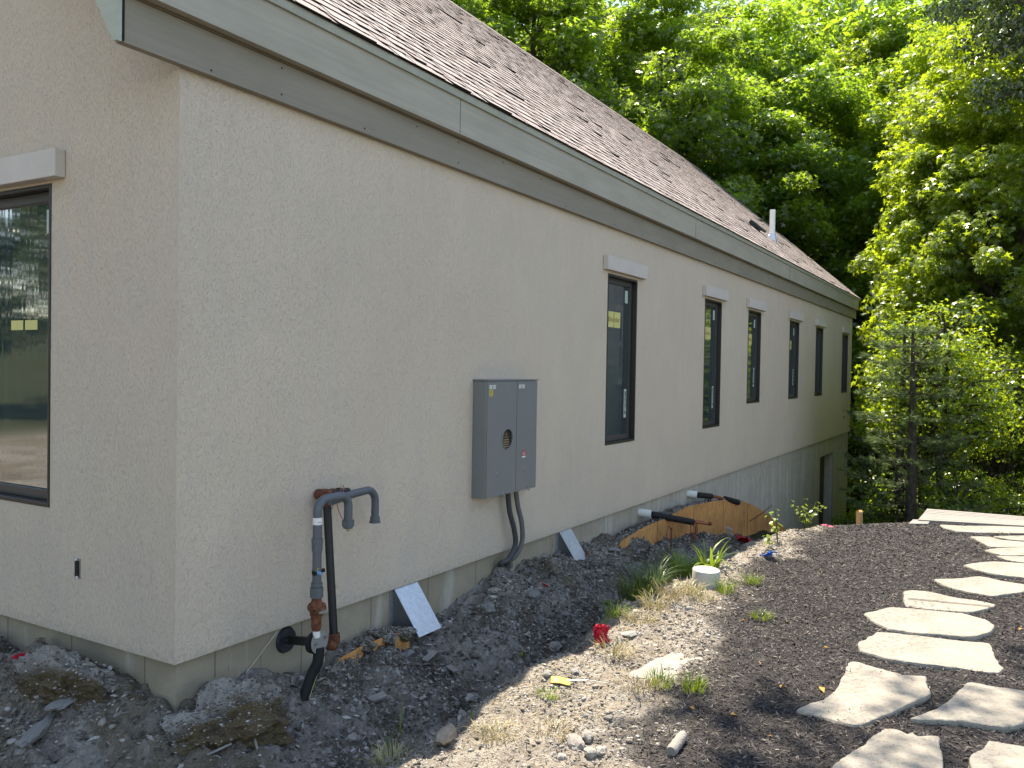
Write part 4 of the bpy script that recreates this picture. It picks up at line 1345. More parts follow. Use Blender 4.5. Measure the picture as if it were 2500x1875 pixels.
ROCKS = [  # photo pixel, size, material, label
    (1090, 1806, (.085, .042, .040), 'rockt', 'long brown-grey rock at the bottom of the sunlit bank', .3),
    (1356, 1584, (.050, .038, .030), 'rock', 'pale rock at the shadow edge left of the red cloth', .1),
    (1145, 1707, (.050, .026, .016), 'rockpale', 'flat pale rock on the shadow line', .4),
    (1128, 1746, (.030, .022, .018), 'rock', 'grey rock just below the flat pale rock on the shadow line', .9),
    (1337, 1648, (.026, .020, .015), 'rockpale', 'small white rock left of the yellow flag', .2),
    (1402, 1642, (.028, .016, .010), 'rockpale', 'thin white stone chip above the yellow flag', .0),
    (1404, 1822, (.052, .042, .026), 'rock', 'largest grey-green rock of the cluster at the mulch edge', .8),
    (1433, 1806, (.034, .024, .022), 'rock', 'rounded rock behind the largest rock of the cluster', .3),
    (1441, 1842, (.030, .022, .020), 'rockpale', 'pale angular rock right of the largest cluster rock', 1.3),
    (1466, 1838, (.028, .020, .018), 'rockpale', 'rightmost pale rock of the cluster at the mulch edge', .5),
    (1350, 1848, (.020, .016, .014), 'rock', 'small brownish rock at the bottom left of the cluster', .2),
    (1372, 1856, (.022, .020, .016), 'rockpale', 'small white rock at the bottom of the cluster', .6),
    (1429, 1748, (.014, .012, .010), 'rock', 'small round pebble at the mulch edge above the cluster', .6),
    (1488, 1758, (.020, .014, .010), 'rock', 'flat grey pebble lying in the mulch edge', .2),
    (1540, 1552, (.070, .030, .014), 'rockpale', 'white chalky stone right of the red cloth', -.3),
    (1031, 1708, (.030, .018, .008), 'rockpale', 'flat white chip lying in the shaded trench', .5),
    (1284, 1551, (.024, .016, .010), 'rockpale', 'pale chip in the shaded trench below the hood', .2),
    (995, 1600, (.050, .034, .024), 'rockdark', 'brownish rock in the trench left of the grey plank pieces', .2),
    (1300, 1458, (.070, .05, .035), 'rockdark', 'broad grey rock on the trench slope beyond the near hood', .7),
    (1205, 1445, (.060, .04, .02), 'rockpale', 'pale flat rock beside the foundation beyond the near hood', .4),
    (1190, 1490, (.060, .04, .035), 'rockdark', 'grey rock midway down the trench right of the near hood', 1.1),
    (1380, 1500, (.045, .03, .015), 'rockdark', 'flat dark rock in the trench bottom near the grass', .2),
    (160, 1712, (.10, .06, .022), 'rockdark', 'flat grey slab of soil in front of the mossy boulder', .4),
    (100, 1790, (.15, .035, .03), 'rockdark', 'long grey root-like lump at the lower left', .55),
    (860, 1806, (.03, .024, .02), 'rock', 'round stone in the shade near the bottom edge', .55),
    (1500, 1345, (.08, .05, .02), 'rockdark', 'flat grey slab leaning beside the distant hood', -.3),
    (1560, 1380, (.05, .03, .02), 'rockdark', 'small grey slab right of the distant hood', .2),
]
trm = simple('tan_rock', (.30, .245, .185), .92, 0, .3, 16, .006, .15)
for i, (px, py, sz, mt_, lb, ro) in enumerate(ROCKS):
    p = G(px, py)
    rock('rock', (p.x, p.y, p.z + sz[2] * .35), sz, trm if mt_ == 'rockt' else M[mt_], lb, 'rock', 50 + i, ro, 3, .32)
p = G(1610, 1640)
rock('rock', (p.x, p.y, p.z - .01), (.24, .11, .028), M['rockpale'], 'broad chalky white outcrop at the edge of the mulch', 'rock', 90, -.25, 4, .5)
# more unnamed mid-size debris, one mass
x, y = sample(420, -1.0, 6.5, -1.3, 1.4, lambda x, y: out_house(x, y) * (1 - bank_w(x, y)))
s = rng.uniform(.012, .034, len(x))
scatter_stones('rubble', np.stack([x, y, H(x, y) + s * .2], -1), s, mg, 'fist-sized and smaller rubble lying about the shaded trench', .45)

# grey board off-cuts in the trench
for (px, py, sz, rz, lb) in ((1050, 1608, (.15, .045, .012), .15, 'grey board off-cut lying in the trench, left of two'), (1099, 1637, (.13, .050, .012), 1.25, 'grey board off-cut lying upright to the path, right of two'),
                             (916, 1712, (.13, .050, .018), -.35, 'grey board off-cut nearest the bottom of the photo'), (1010, 1560, (.14, .02, .01), .1, 'thin grey splinter of board below the near hood'),
                             (850, 1655, (.09, .02, .01), 1.0, 'thin dark splinter of board beside the soil lump')):
    p = G(px, py)
    m = MB(); m.obox((0, 0, 0), sz); o = m.build('board_offcut', M['greywood'])
    bevel(o, .003); o.location = (p.x, p.y, p.z + .012); o.rotation_euler = (.12, -.08, rz)
    tag(o, lb, 'board', 'board off-cuts in the trench')
# thin laths
for (p0, p1, lb) in (((604, 1745), (628, 1840), 'thin grey lath lying below the large clod'), ((505, 1858), (565, 1822), 'thin dark stick at the bottom edge in the shade')):
    a, b = G(*p0), G(*p1)
    m = MB(); m.tube([Vector((0, 0, .012)), (b - a) + Vector((0, 0, .012))], .006, 5); o = m.build('lath', M['greywood']); o.location = a; tag(o, lb, 'stick')

# ---- stepping stones
ST = [
    ('large stepping stone nearest the middle of the mulch, pointed at its left', [(845, 1305), (1000, 1250), (1095, 1170), (1130, 1090), (1160, 1025), (1200, 1015), (1370, 1065), (1500, 1098), (1620, 1105), (1632, 1150), (1650, 1210), (1500, 1285), (1380, 1340), (1250, 1390), (1190, 1400), (1050, 1365), (930, 1335)]),
    ('stepping stone with a long left tip, right of the pointed middle stone', [(1525, 1362), (1640, 1320), (1760, 1250), (1870, 1145), (1930, 1145), (2050, 1170), (2212, 1190), (2330, 1235), (2320, 1340), (2150, 1410), (2000, 1400), (1850, 1375), (1700, 1370)]),
    ('stepping stone with a notched upper edge, bottom middle of the path', [(1050, 1659), (1170, 1570), (1260, 1510), (1300, 1465), (1380, 1420), (1450, 1425), (1510, 1450), (1550, 1442), (1580, 1465), (1700, 1465), (1715, 1530), (1730, 1600), (1735, 1720), (1650, 1850), (1300, 1900), (1080, 1800)]),
    ('stepping stone at the bottom right corner', [(1885, 1590), (1960, 1545), (1995, 1490), (2100, 1505), (2230, 1530), (2380, 1600), (2380, 1750), (2200, 1830), (1990, 1780), (1895, 1660)]),
    ('longest stepping stone, just above the pointed middle stone', [(1210, 910), (1260, 880), (1330, 840), (1450, 850), (1650, 870), (1850, 895), (2010, 910), (2035, 970), (2060, 1020), (2090, 1060), (2060, 1085), (1950, 1080), (1800, 1055), (1600, 1030), (1420, 1005), (1300, 975), (1230, 950)]),
    ('stepping stone with a rounded right end, second above the pointed one', [(1250, 730), (1330, 710), (1400, 692), (1550, 700), (1700, 715), (1850, 730), (1980, 765), (2035, 800), (2020, 835), (1950, 860), (1850, 867), (1700, 855), (1550, 845), (1400, 820), (1320, 785)]),
    ('stepping stone with a crack along it, third above the pointed one', [(1490, 600), (1540, 588), (1650, 600), (1800, 635), (1950, 655), (2050, 680), (1990, 700), (1900, 722), (1750, 715), (1600, 700), (1495, 685)]),
    ('stepping stone with tips at both ends, above the cracked one', [(1675, 525), (1800, 520), (1950, 507), (2080, 535), (2212, 555), (2260, 580), (2212, 600), (2100, 615), (2030, 625), (1900, 605), (1790, 580), (1720, 555)]),
    ('stepping stone cut by the right edge, second above the cracked one', [(1850, 440), (1930, 425), (2050, 418), (2212, 430), (2320, 450), (2300, 515), (2212, 515), (2050, 495), (1930, 470)]),
    ('upper pale layer of the split stepping stone by the right edge', [(1975, 350), (2060, 338), (2212, 333), (2300, 345), (2300, 379), (2212, 382), (2080, 380)]),
    ('lower layer of the split stepping stone by the right edge', [(2050, 386), (2212, 388), (2300, 390), (2300, 425), (2212, 425), (2110, 410)]),
    ('stepping stone with a drooping left tip, second below the deck', [(1890, 268), (2000, 270), (2080, 290), (2212, 301), (2300, 308), (2212, 330), (2100, 332), (2010, 328), (1930, 290)]),
    ('narrow stepping stone cut by the right edge near the deck', [(2030, 268), (2212, 263), (2300, 266), (2300, 292), (2212, 294), (2120, 286)]),
    ('farthest stepping stone, right below the timber deck', [(1708, 198), (1850, 205), (2000, 205), (2212, 212), (2330, 225), (2212, 248), (2050, 247), (1930, 245), (1820, 238), (1745, 220)]),
]
for i, (lb, pl) in enumerate(ST):
    zc_ = -.125
    W = [Vector(at_z(1600 + a / 2.458, 1200 + b / 2.458, zc_)) for a, b in pl]
    cen = sum(W, Vector()) / len(W)
    zg = float(np.median([h1(q.x, q.y) for q in W]))
    ztop_ = zg + .019 + .002 * (i % 3)
    W = [Vector(at_z(1600 + a / 2.458, 1200 + b / 2.458, ztop_)) for a, b in pl]
    cen = sum(W, Vector()) / len(W)
    out = []
    nW = len(W)
    for k in range(nW):          # resample with slight chipping
        p0, p1, p2, p3 = W[k - 1], W[k], W[(k + 1) % nW], W[(k + 2) % nW]
        for j in range(7):
            t = j / 7
            q = .5 * ((2 * p1) + (p2 - p0) * t * .8 + (2 * p0 - 5 * p1 + 4 * p2 - p3) * t * t * 0 + Vector((0, 0, 0)))
            q = p1.lerp(p2, t) + (p1 - p0.lerp(p2, .5)) * .12 * math.sin(math.pi * (1 - t)) * (1 - t) + (p2 - p1.lerp(p3, .5)) * .12 * math.sin(math.pi * t) * t
            nv = mnoise.noise_vector(q * 14 + Vector((i, 0, 0))) * .008 + mnoise.noise_vector(q * 50) * .004
            out.append(Vector((q.x - cen.x + nv.x, q.y - cen.y + nv.y, 0)))
    N = len(out)
    m = MB()
    for (sc, dz) in ((1.0, -.07), (1.0, -.012), (.988, -.003), (.965, 0.0)):
        for q in out:
            e = mnoise.noise(Vector((q.x * 25, q.y * 25, dz * 40 + i))) * .004 if dz > -.05 else 0
            m.v.append((q.x * sc, q.y * sc, dz + e * (dz < -.001)))
    for r_ in range(3):
        for k in range(N): m.f.append((r_ * N + k, r_ * N + (k + 1) % N, (r_ + 1) * N + (k + 1) % N, (r_ + 1) * N + k))
    m.f.append(tuple(3 * N + k for k in range(N)))
    o = m.build('stepping_stone', M['stone']); o.location = (cen.x, cen.y, ztop_)
    tag(o, lb, 'stepping stone', 'flagstones of the mulch path')
    if 'crack' in lb:
        a = Vector(at_z(1600 + 1490 / 2.458, 1200 + 645 / 2.458, ztop_)) - cen; b = Vector(at_z(1600 + 2040 / 2.458, 1200 + 697 / 2.458, ztop_)) - cen
        m = MB(); m.tube([a.lerp(b, t) * .97 + Vector((0, .004 * math.sin(9 * t), .0003)) for t in np.linspace(.02, .96, 14)], .0012, 4); m.build('crack', M['dark'], o)

# ---- timber deck at the end of the path
dk = thing('timber_deck', 'weathered pale timber deck at the far end of the stepping stone path', 'deck', (8.0, -3.2, -.12))
c00 = Vector(at_z(1983 / .8848, 1123 / .8848, -.12)); c10 = Vector(at_z(2003 / .8848, 1099 / .8848, -.12))
c01 = Vector(at_z(2214 / .8848, 1136 / .8848, -.12)); c11 = Vector(at_z(2190 / .8848, 1114 / .8848, -.12))
ex = (c01 - c00).normalized(); c01 = c00 + ex * 1.9; c11 = c10 + (c11 - c10).normalized() * 1.9
m = MB(); nb = 8
for k in range(nb):
    f0, f1 = k / nb + .006, (k + 1) / nb - .006
    q = [c00.lerp(c10, f0), c01.lerp(c11, f0), c01.lerp(c11, f1), c00.lerp(c10, f1)]
    dzk = random.uniform(-.003, .003)
    m.add([p - Vector(dk.location) + Vector((0, 0, dzk)) for p in q] + [p - Vector(dk.location) + Vector((0, 0, dzk - .035)) for p in q],
          [(0, 1, 2, 3), (7, 6, 5, 4), (0, 4, 5, 1), (1, 5, 6, 2), (2, 6, 7, 3), (3, 7, 4, 0)])
m.build('deck_boards', M['deck'], dk)
m = MB()
for f in (.05, .5, .95):
    a = c00.lerp(c01, f) - Vector(dk.location); b = c10.lerp(c11, f) - Vector(dk.location)
    m.add([a + Vector((0, .02, -.037)), a + Vector((0, -.02, -.037)), b + Vector((0, -.02, -.037)), b + Vector((0, .02, -.037)),
           a + Vector((0, .02, -.8)), a + Vector((0, -.02, -.8)), b + Vector((0, -.02, -.8)), b + Vector((0, .02, -.8))],
          [(0, 1, 2, 3), (7, 6, 5, 4), (0, 4, 5, 1), (1, 5, 6, 2), (2, 6, 7, 3), (3, 7, 4, 0)])
m.build('joists', M['greywood'], dk)
m = MB(); m.add([Vector(at_z(x / .8848, y / .8848, -.13)) - Vector(dk.location) + Vector((0, 0, dz)) for dz in (0, -.05) for x, y in ((1963, 1131), (1972, 1122), (2010, 1123), (2005, 1131))],
                [(0, 1, 2, 3), (7, 6, 5, 4), (0, 4, 5, 1), (1, 5, 6, 2), (2, 6, 7, 3), (3, 7, 4, 0)])
m.build('step_board', M['deck'], dk)

# ---- small man-made bits
p = G(1722, 1432)
m = MB(); pr = [(.100, -.06), (.101, .0), (.101, .125), (.098, .130)]
N = 40
for r_, z_ in pr:
    for k in range(N): m.v.append((r_ * math.cos(2 * math.pi * k / N), r_ * math.sin(2 * math.pi * k / N), z_))
for j in range(3):
    for k in range(N): m.f.append((j * N + k, j * N + (k + 1) % N, (j + 1) * N + (k + 1) % N, (j + 1) * N + k))
m.f.append(tuple(3 * N + k for k in range(N)))
o = m.build('concrete_cylinder', M['cyl'], None, True); o.location = (p.x, p.y, p.z + .0); o.rotation_euler = (.05, -.04, 0)
tag(o, 'short round concrete cylinder standing in grass on the bank', 'concrete cylinder')


def cloth(name, loc, size, mat, label, cat, seed, rot=(0, 0, 0), crumple=.5, n=14, aspect=1.0):
    rr = random.Random(seed)
    m = MB()
    for i in range(n + 1):
        for j in range(n + 1):
            u, v = i / n - .5, (j / n - .5) * aspect
            q = Vector((u * 3, v * 3, seed))
            dv = mnoise.noise_vector(q * 1.3) * crumple + mnoise.noise_vector(q * 3.4) * crumple * .35
            m.v.append(tuple((Vector((u, v, 0)) + dv * .42) * size))
    for i in range(n):
        for j in range(n): m.f.append((i * (n + 1) + j, (i + 1) * (n + 1) + j, (i + 1) * (n + 1) + j + 1, i * (n + 1) + j + 1))
    o = m.build(name, mat); o.location = loc; o.rotation_euler = rot
    sm = o.modifiers.new('thick', 'SOLIDIFY'); sm.thickness = .0012
    return tag(o, label, cat)


p = G(1467, 1572)
cloth('cloth_scrap', (p.x, p.y, p.z + .045), .105, M['red'], 'crumpled bright red cloth on the crest of the sunlit bank', 'cloth', 2, (R(72), .3, -.6), .78)
p = G(1815, 1322); cloth('cloth_scrap', (p.x, p.y, p.z + .03), .30, M['red'], 'dark red rag in the shade before the strand board', 'cloth', 5, (.2, .1, .4), .5, 14, .5)
p = G(1781, 1312); cloth('paper_scrap', (p.x, p.y, p.z + .06), .14, M['white'], 'white scrap standing left of the dark red rag', 'paper', 6, (R(65), 0, .9), .3)
p = G(1875, 1362); cloth('plastic_wrapper', (p.x, p.y, p.z + .025), .15, M['blue'], 'bright blue plastic wrapper beside the mulch edge', 'wrapper', 7, (.3, .4, .9), .55, 12, .45)
p = G(60, 1615); cloth('caution_tape', (p.x, p.y, p.z + .012), .15, M['red'], 'twisted red tape on the spoil at the left edge', 'tape', 8, (.1, .2, .4), .55, 16, .18)
p = G(1330, 1432); cloth('paper_scrap', (p.x, p.y, p.z + .012), .05, M['red'], 'tiny red scrap on the trench slope', 'paper', 9, (.4, .2, .1), .5)
p = G(2022, 1288); cloth('ribbon', (p.x, p.y, p.z + .02), .16, simple('pink_plastic', (.60, .10, .16), .6), 'pink ribbon on the crest in front of the doorway', 'ribbon', 12, (.2, .2, -.9), .3, 10, .2)
# yellow marking flag lying flat
p = G(1368, 1672); q = G(1498, 1676)
fg = thing('marking_flag', 'yellow marking flag lying on the sunlit bank with its thin wire', 'flag', p)
d_ = (q - p); d_.z = 0; ang = math.atan2(d_.y, d_.x)
m = MB(); n = 8
for i in range(n + 1):
    for j in range(5):
        u, v = i / n, j / 4 - .5
        m.v.append((-.050 + .10 * u, v * .050, .016 + .004 * math.sin(u * 5) + .010 * (v + .5) ** 2))
for i in range(n):
    for j in range(4): m.f.append((i * 5 + j, (i + 1) * 5 + j, (i + 1) * 5 + j + 1, i * 5 + j + 1))
o = m.build('flag_sheet', M['yellow'], fg, True); o.rotation_euler = (0.12, .05, ang); o.modifiers.new('t', 'SOLIDIFY').thickness = .001
m = MB(); m.tube([Vector((.02, 0, .015)), d_ * .5 + Vector((0, 0, .028)), d_ + Vector((0, 0, .012))], .0016, 5); m.build('wire', M['steel'], fg)
# pale core / stick lying in the mulch
a, b = G(1638, 1850), G(1668, 1808)
m = MB(); m.tube([a.lerp(b, t) + Vector((0, 0, .022)) - a for t in np.linspace(0, 1, 8)], [.021, .025, .023, .025, .022, .024, .022, .019], 10)
o = m.build('rock_core', M['rock'], None, True); o.location = a; tag(o, 'pale cylindrical stone core lying in the mulch', 'stone core')
# wooden stake, metal rod, string
p = G(2085, 1296); p = Vector(at_z(2098, 1290, -.42))
m = MB(); m.box(-.045, .045, -.02, .02, -.5, .20); m.add([(-.045, -.02, .20), (.045, -.02, .20), (.045, .02, .20), (-.045, .02, .20), (-.02, -.02, .225), (-.02, .02, .225)], [(0, 1, 4), (2, 3, 5), (1, 2, 5, 4), (3, 0, 4, 5)])
o = m.build('wooden_stake', M['newwood']); o.location = p; o.rotation_euler = (0, .05, .6); tag(o, 'orange wooden survey stake behind the crest of the mulch', 'stake')
p = G(1434, 1398)
m = MB(); m.tube([Vector((0, 0, -.05)), Vector((-.008, 0, .20))], .007, 8); rod = thing('metal_stake', 'thin metal stake with a bolted top in front of the distant hood', 'stake', p); m.build('rod', M['steel'], rod)
m = MB(); m.tube([Vector((-.008, 0, .15)), Vector((-.008, 0, .185))], .015, 8); m.build('nut', M['rust'], rod)
p = G(1638, 1345)
m = MB(); m.tube([Vector((0, 0, -.05)), Vector((.0, 0, .24))], .008, 8); m.tube(smooth_path([Vector((0, 0, .2)), Vector((-.08, 0, .27)), Vector((-.14, 0, .2)), Vector((-.13, 0, .12))]), .004, 5)
o = m.build('metal_stake', M['rust']); o.location = p; tag(o, 'short rusty rod with a wire loop before the strand board', 'stake')
a = Vector(at_y(678, 1540, .02)); b = G(601, 1643)
m = MB(); m.tube([Vector((0, 0, 0)), b - a], .0022, 5); o = m.build('string_line', M['string']); o.location = a; tag(o, 'thin pale string from the wall flange down to the ground', 'string')
# bits of rebar wire on the board
a = A(1620, 1126, -.23); b = A(1668, 1092, -.23)
m = MB(); m.tube([Vector((0, 0, 0)), (b - a) * .5 + Vector((0, 0, -.01)), b - a], .006, 5); o = m.build('tie_wire', M['rust']); o.location = a; tag(o, 'thin rusty wire slanting across the strand board', 'wire')


# fallen leaves on the mulch
lm = simple('fallen_leaf_brown', (.50, .27, .06), .8, 0, .4, 40)
m = MB(); m.add([(-.02, 0, .004), (0, -.011, .010), (.022, 0, .003), (0, .011, .012), (0, 0, .004)], [(0, 1, 4), (1, 2, 4), (2, 3, 4), (3, 0, 4)])
lf = m.build('fallen_leaf', lm)
for i, (px, py, k) in enumerate(((1857, 1625, 1), (1815, 1520, 1), (2005, 1690, 1.7), (1790, 1752, 1.3), (2015, 1586, 1), (1907, 1680, .9), (1880, 1805, .8), (1918, 1522, 1), (2490, 1540, 1), (1690, 1735, 1))):
    o = lf if i == 0 else lf.copy()
    if i: COL.objects.link(o)
    p = G(px, py); o.location = (p.x, p.y, p.z + .008); o.rotation_euler = (.3 * math.sin(i * 3), .2, i * 1.9); o.scale = (k * .8,) * 3
    tag(o, 'small curled orange brown leaf lying on the dark mulch', 'leaf', 'fallen leaves on the mulch')

# ================================================================== SMALL PLANTS
def blades(name, n, hgt, spread, wid, mat, arch=.6, seed=0, lean=(0, 0), kink=False):
    r = np.random.default_rng(seed)
    seg = 5
    a = r.uniform(0, 2 * np.pi, n); b = r.random(n) ** .5 * spread
    bx, by = np.cos(a) * b, np.sin(a) * b
    d = a + r.normal(0, .6, n); hh = hgt * r.uniform(.45, 1.1, n); ar = arch * r.uniform(.3, 1.3, n)
    V = np.zeros((n, seg * 2 + 1, 3))
    for k in range(seg + 1):
        t = k / seg
        up = hh * (t - .45 * ar * t ** 2.2)
        outw = hh * ar * .8 * t ** 2
        x = bx + np.cos(d) * outw + lean[0] * hh * t; y = by + np.sin(d) * outw + lean[1] * hh * t
        w = wid * (1 - t ** 2.5) * r.uniform(.8, 1.2, n)
        if k < seg:
            V[:, 2 * k] = np.stack([x - np.sin(d) * w, y + np.cos(d) * w, up], -1)
            V[:, 2 * k + 1] = np.stack([x + np.sin(d) * w, y - np.cos(d) * w, up], -1)
        else: V[:, 2 * seg] = np.stack([x, y, up], -1)
    m_ = 2 * seg + 1
    b_ = (np.arange(n) * m_)[:, None]
    Fs = np.concatenate([b_ + np.array([[2 * k, 2 * k + 1, 2 * k + 3]]) for k in range(seg - 1)] + [b_ + np.array([[2 * k, 2 * k + 3, 2 * k + 2]]) for k in range(seg - 1)] + [b_ + np.array([[2 * seg - 2, 2 * seg - 1, 2 * seg]])])
    return np_mesh(name, V.reshape(-1, 3), Fs, mat, attrs=dict(tint=np.repeat(r.random(n), m_)), smooth=True)


def plant(px, py, kind, label, sd=0, sc=1.0, group='weeds on the sunlit bank', dz=0.0, at=None):
    p = at if at is not None else G(px, py)
    if kind == 'broad': o = blades('arching_grass', 24, .46 * sc, .08, .012, M['grass'], 1.25, sd)
    elif kind == 'lush': o = blades('grass_tuft', 150, .24 * sc, .13, .0034, M['grass'], .95, sd)
    elif kind == 'tuft': o = blades('grass_tuft', 90, .11 * sc, .07, .0022, M['grass'], .9, sd)
    elif kind == 'blue': o = blades('grass_tuft', 170, .26 * sc, .10, .0026, M['bluegrass'], .9, sd)
    elif kind == 'dry': o = blades('dry_grass_tuft', 110, .10 * sc, .10, .0016, M['dryg'], 1.0, sd)
    elif kind == 'stalk': o = blades('grass_stalk', 5, .24 * sc, .02, .0022, M['grass'], .35, sd)
    o.location = p; o.location.z += dz
    return tag(o, label, 'grass', group)


plant(1655, 1402, 'broad', 'clump of long arching bright grass leaves behind the concrete cylinder', 1, .95)
plant(1735, 1395, 'broad', 'upright bright grass clump right behind the concrete cylinder', 2, .80)
plant(1625, 1425, 'lush', 'tall fresh green grass clump left behind the concrete cylinder', 41, 1.2)
plant(1690, 1405, 'lush', 'fresh green grass clump directly behind the concrete cylinder', 42, 1.1)
plant(1560, 1455, 'lush', 'fresh green grass clump among the bluish clumps on the trench edge', 43, .9)
plant(1770, 1448, 'tuft', 'green weedy tuft right of the concrete cylinder', 3, 1.5)
plant(1835, 1425, 'tuft', 'thin green tuft between the cylinder and the blue wrapper', 23, 1.1)
plant(1585, 1440, 'blue', 'bluish green grass clump left of the concrete cylinder', 4, 1.15)
plant(1545, 1468, 'blue', 'bluish grass clump hanging over the trench edge', 5, .9)
plant(1502, 1505, 'tuft', 'green grass tuft on the trench edge left of the bluish clumps', 6, 1.2)
plant(1640, 1462, 'dry', 'straw-coloured grass tuft at the foot of the concrete cylinder', 7, 1.7)
plant(1600, 1485, 'dry', 'dry pale grass tuft in front of the bluish clumps', 8, 1.6)
plant(1680, 1448, 'dry', 'dry grass tuft touching the left side of the cylinder', 9, 1.5)
plant(1560, 1520, 'dry', 'sparse dry grass tuft above the white chalky stone', 10, 1.2)
plant(1715, 1465, 'dry', 'small dry tuft just in front of the cylinder', 33, 1.0)
plant(1612, 1676, 'tuft', 'bright grass tuft at the mulch edge, left of two', 11, 1.0)
plant(1690, 1688, 'tuft', 'bright grass tuft at the mulch edge, right of two', 12, 1.15)
plant(1560, 1680, 'dry', 'brown dry tuft at the end of the flag wire', 13, .9)
plant(1500, 1600, 'dry', 'grey dry tuft below the red cloth', 14, 1.2)
plant(1860, 1512, 'tuft', 'tiny solitary grass tuft growing in the mulch', 15, .7)
plant(1355, 1796, 'dry', 'yellowish dry tuft above the rock cluster', 16, .7)
plant(1345, 1700, 'tuft', 'low mossy tuft below the yellow flag', 17, .4)
plant(975, 1800, 'stalk', 'thin grass stalks with a seed head at the bottom edge', 18, 1.1)
plant(955, 1830, 'stalk', 'green grass blades at the bottom edge left of the seed stalks', 19, .7)
plant(960, 1868, 'dry', 'dry tuft cut by the bottom edge on the bank', 20, 1.0)
plant(1150, 1760, 'stalk', 'short green stalks beside the flat pale rock', 21, .45)
plant(1210, 1800, 'dry', 'faint dry tuft right of the long brown-grey rock', 22, .8)
plant(1478, 1530, 'stalk', 'pale weed stalks above the red cloth', 24, .5)


def leaf_shape(kind):
    if kind == 'star':
        pts = []
        for k, (a, r_) in enumerate(((-90, .12), (-38, .62), (-12, .30), (22, .88), (48, .36), (90, 1.0), (132, .36), (158, .88), (192, .30), (218, .62))):
            pts.append((r_ * math.cos(R(a)), r_ * math.sin(R(a)) + .1))
        return np.array(pts)
    if kind == 'oval': return np.array([(0, -.55), (.28, -.25), (.34, .1), (.2, .45), (0, .75), (-.2, .45), (-.34, .1), (-.28, -.25)])
    return np.array([(0, -.6), (.36, 0), (0, .8), (-.36, 0)])


def leaf_cloud(C_, Nrm, size, kind, r, droop=.2):
    """C_ (n,3) centres, Nrm (n,3) leaf normals"""
    n = len(C_)
    sh = leaf_shape(kind); k = len(sh)
    Nrm = Nrm / np.linalg.norm(Nrm, axis=1, keepdims=True)
    t = r.normal(size=(n, 3)); t[:, 2] -= droop * 4
    t -= Nrm * (t * Nrm).sum(1, keepdims=True); t /= np.linalg.norm(t, axis=1, keepdims=True)
    b = np.cross(Nrm, t)
    s = size * r.uniform(.6, 1.2, n)
    fold = r.uniform(.05, .35, n)
    V = C_[:, None] + s[:, None, None] * (sh[None, :, 0, None] * b[:, None] + sh[None, :, 1, None] * t[:, None]
                                          - (np.abs(sh[None, :, 0, None]) * fold[:, None, None] + .18 * np.clip(sh[None, :, 1, None], 0, 1) ** 2) * Nrm[:, None])
    return V.reshape(-1, 3), np.arange(n * k).reshape(n, k), k


def seedling(px, py, label, n, hgt, leaf, sd, mat='grass', at=None, bushy=.5, name='seedling', group='young weeds'):
    p = at if at is not None else G(px, py)
    r = np.random.default_rng(sd)
    o = thing(name, label, 'plant', p, group=group)
    m = MB(); C_ = []; Nn = []
    for i in range(max(1, n // 8)):
        a = r.uniform(0, 6.28); tip = Vector((math.cos(a) * hgt * bushy * r.uniform(.1, 1), math.sin(a) * hgt * bushy * r.uniform(.1, 1), hgt * r.uniform(.7, 1)))
        pts = [Vector((0, 0, -.02)), Vector((tip.x * .3, tip.y * .3, tip.z * .5)), tip]
        m.tube(smooth_path(pts, 3), max(.0015, hgt * .012), 5)
        for k in range(8):
            t = .35 + .65 * k / 7; q = Vector((tip.x * t ** 1.5, tip.y * t ** 1.5, tip.z * t)); a2 = k * 2.4 + r.uniform(-.4, .4)
            C_.append(q + Vector((math.cos(a2), math.sin(a2), .1)) * leaf * .8); Nn.append((math.cos(a2) * .5, math.sin(a2) * .5, .8))
    m.build('stem', M['shrubstem'], o)
    V, F_, k = leaf_cloud(np.array([c[:] for c in C_]), np.array(Nn), leaf, 'oval', r)
    np_mesh('foliage', V, F_, M[mat], o, attrs=dict(tint=np.repeat(r.uniform(.4, 1, len(C_)), k)))
    return o


seedling(1280, 1612, 'bright green seedling at the shadow line below the near hood', 8, .075, .020, 1)
seedling(1899, 1325, 'tall yellow-green weed at the right end of the strand board', 16, .36, .050, 2, bushy=.3)
seedling(1881, 1340, 'low green weed just left of the tall yellow-green one', 16, .13, .040, 3, bushy=.8)
seedling(0, 0, 'bushy light green weed in front of the foundation near the doorway', 64, .42, .050, 4, at=Vector(at_z(1968, 1300, -.42)), bushy=.75)
seedling(1482, 1480, 'small bright weed at the trench edge left of the grass', 24, .06, .022, 5, bushy=1.2)

# ================================================================== TREES
def limb_path(p0, p1, sag, r):
    mid = (p0 + p1) / 2 + Vector((r.uniform(-.3, .3), r.uniform(-.3, .3), sag))
    return smooth_path([p0, mid, p1], 4)


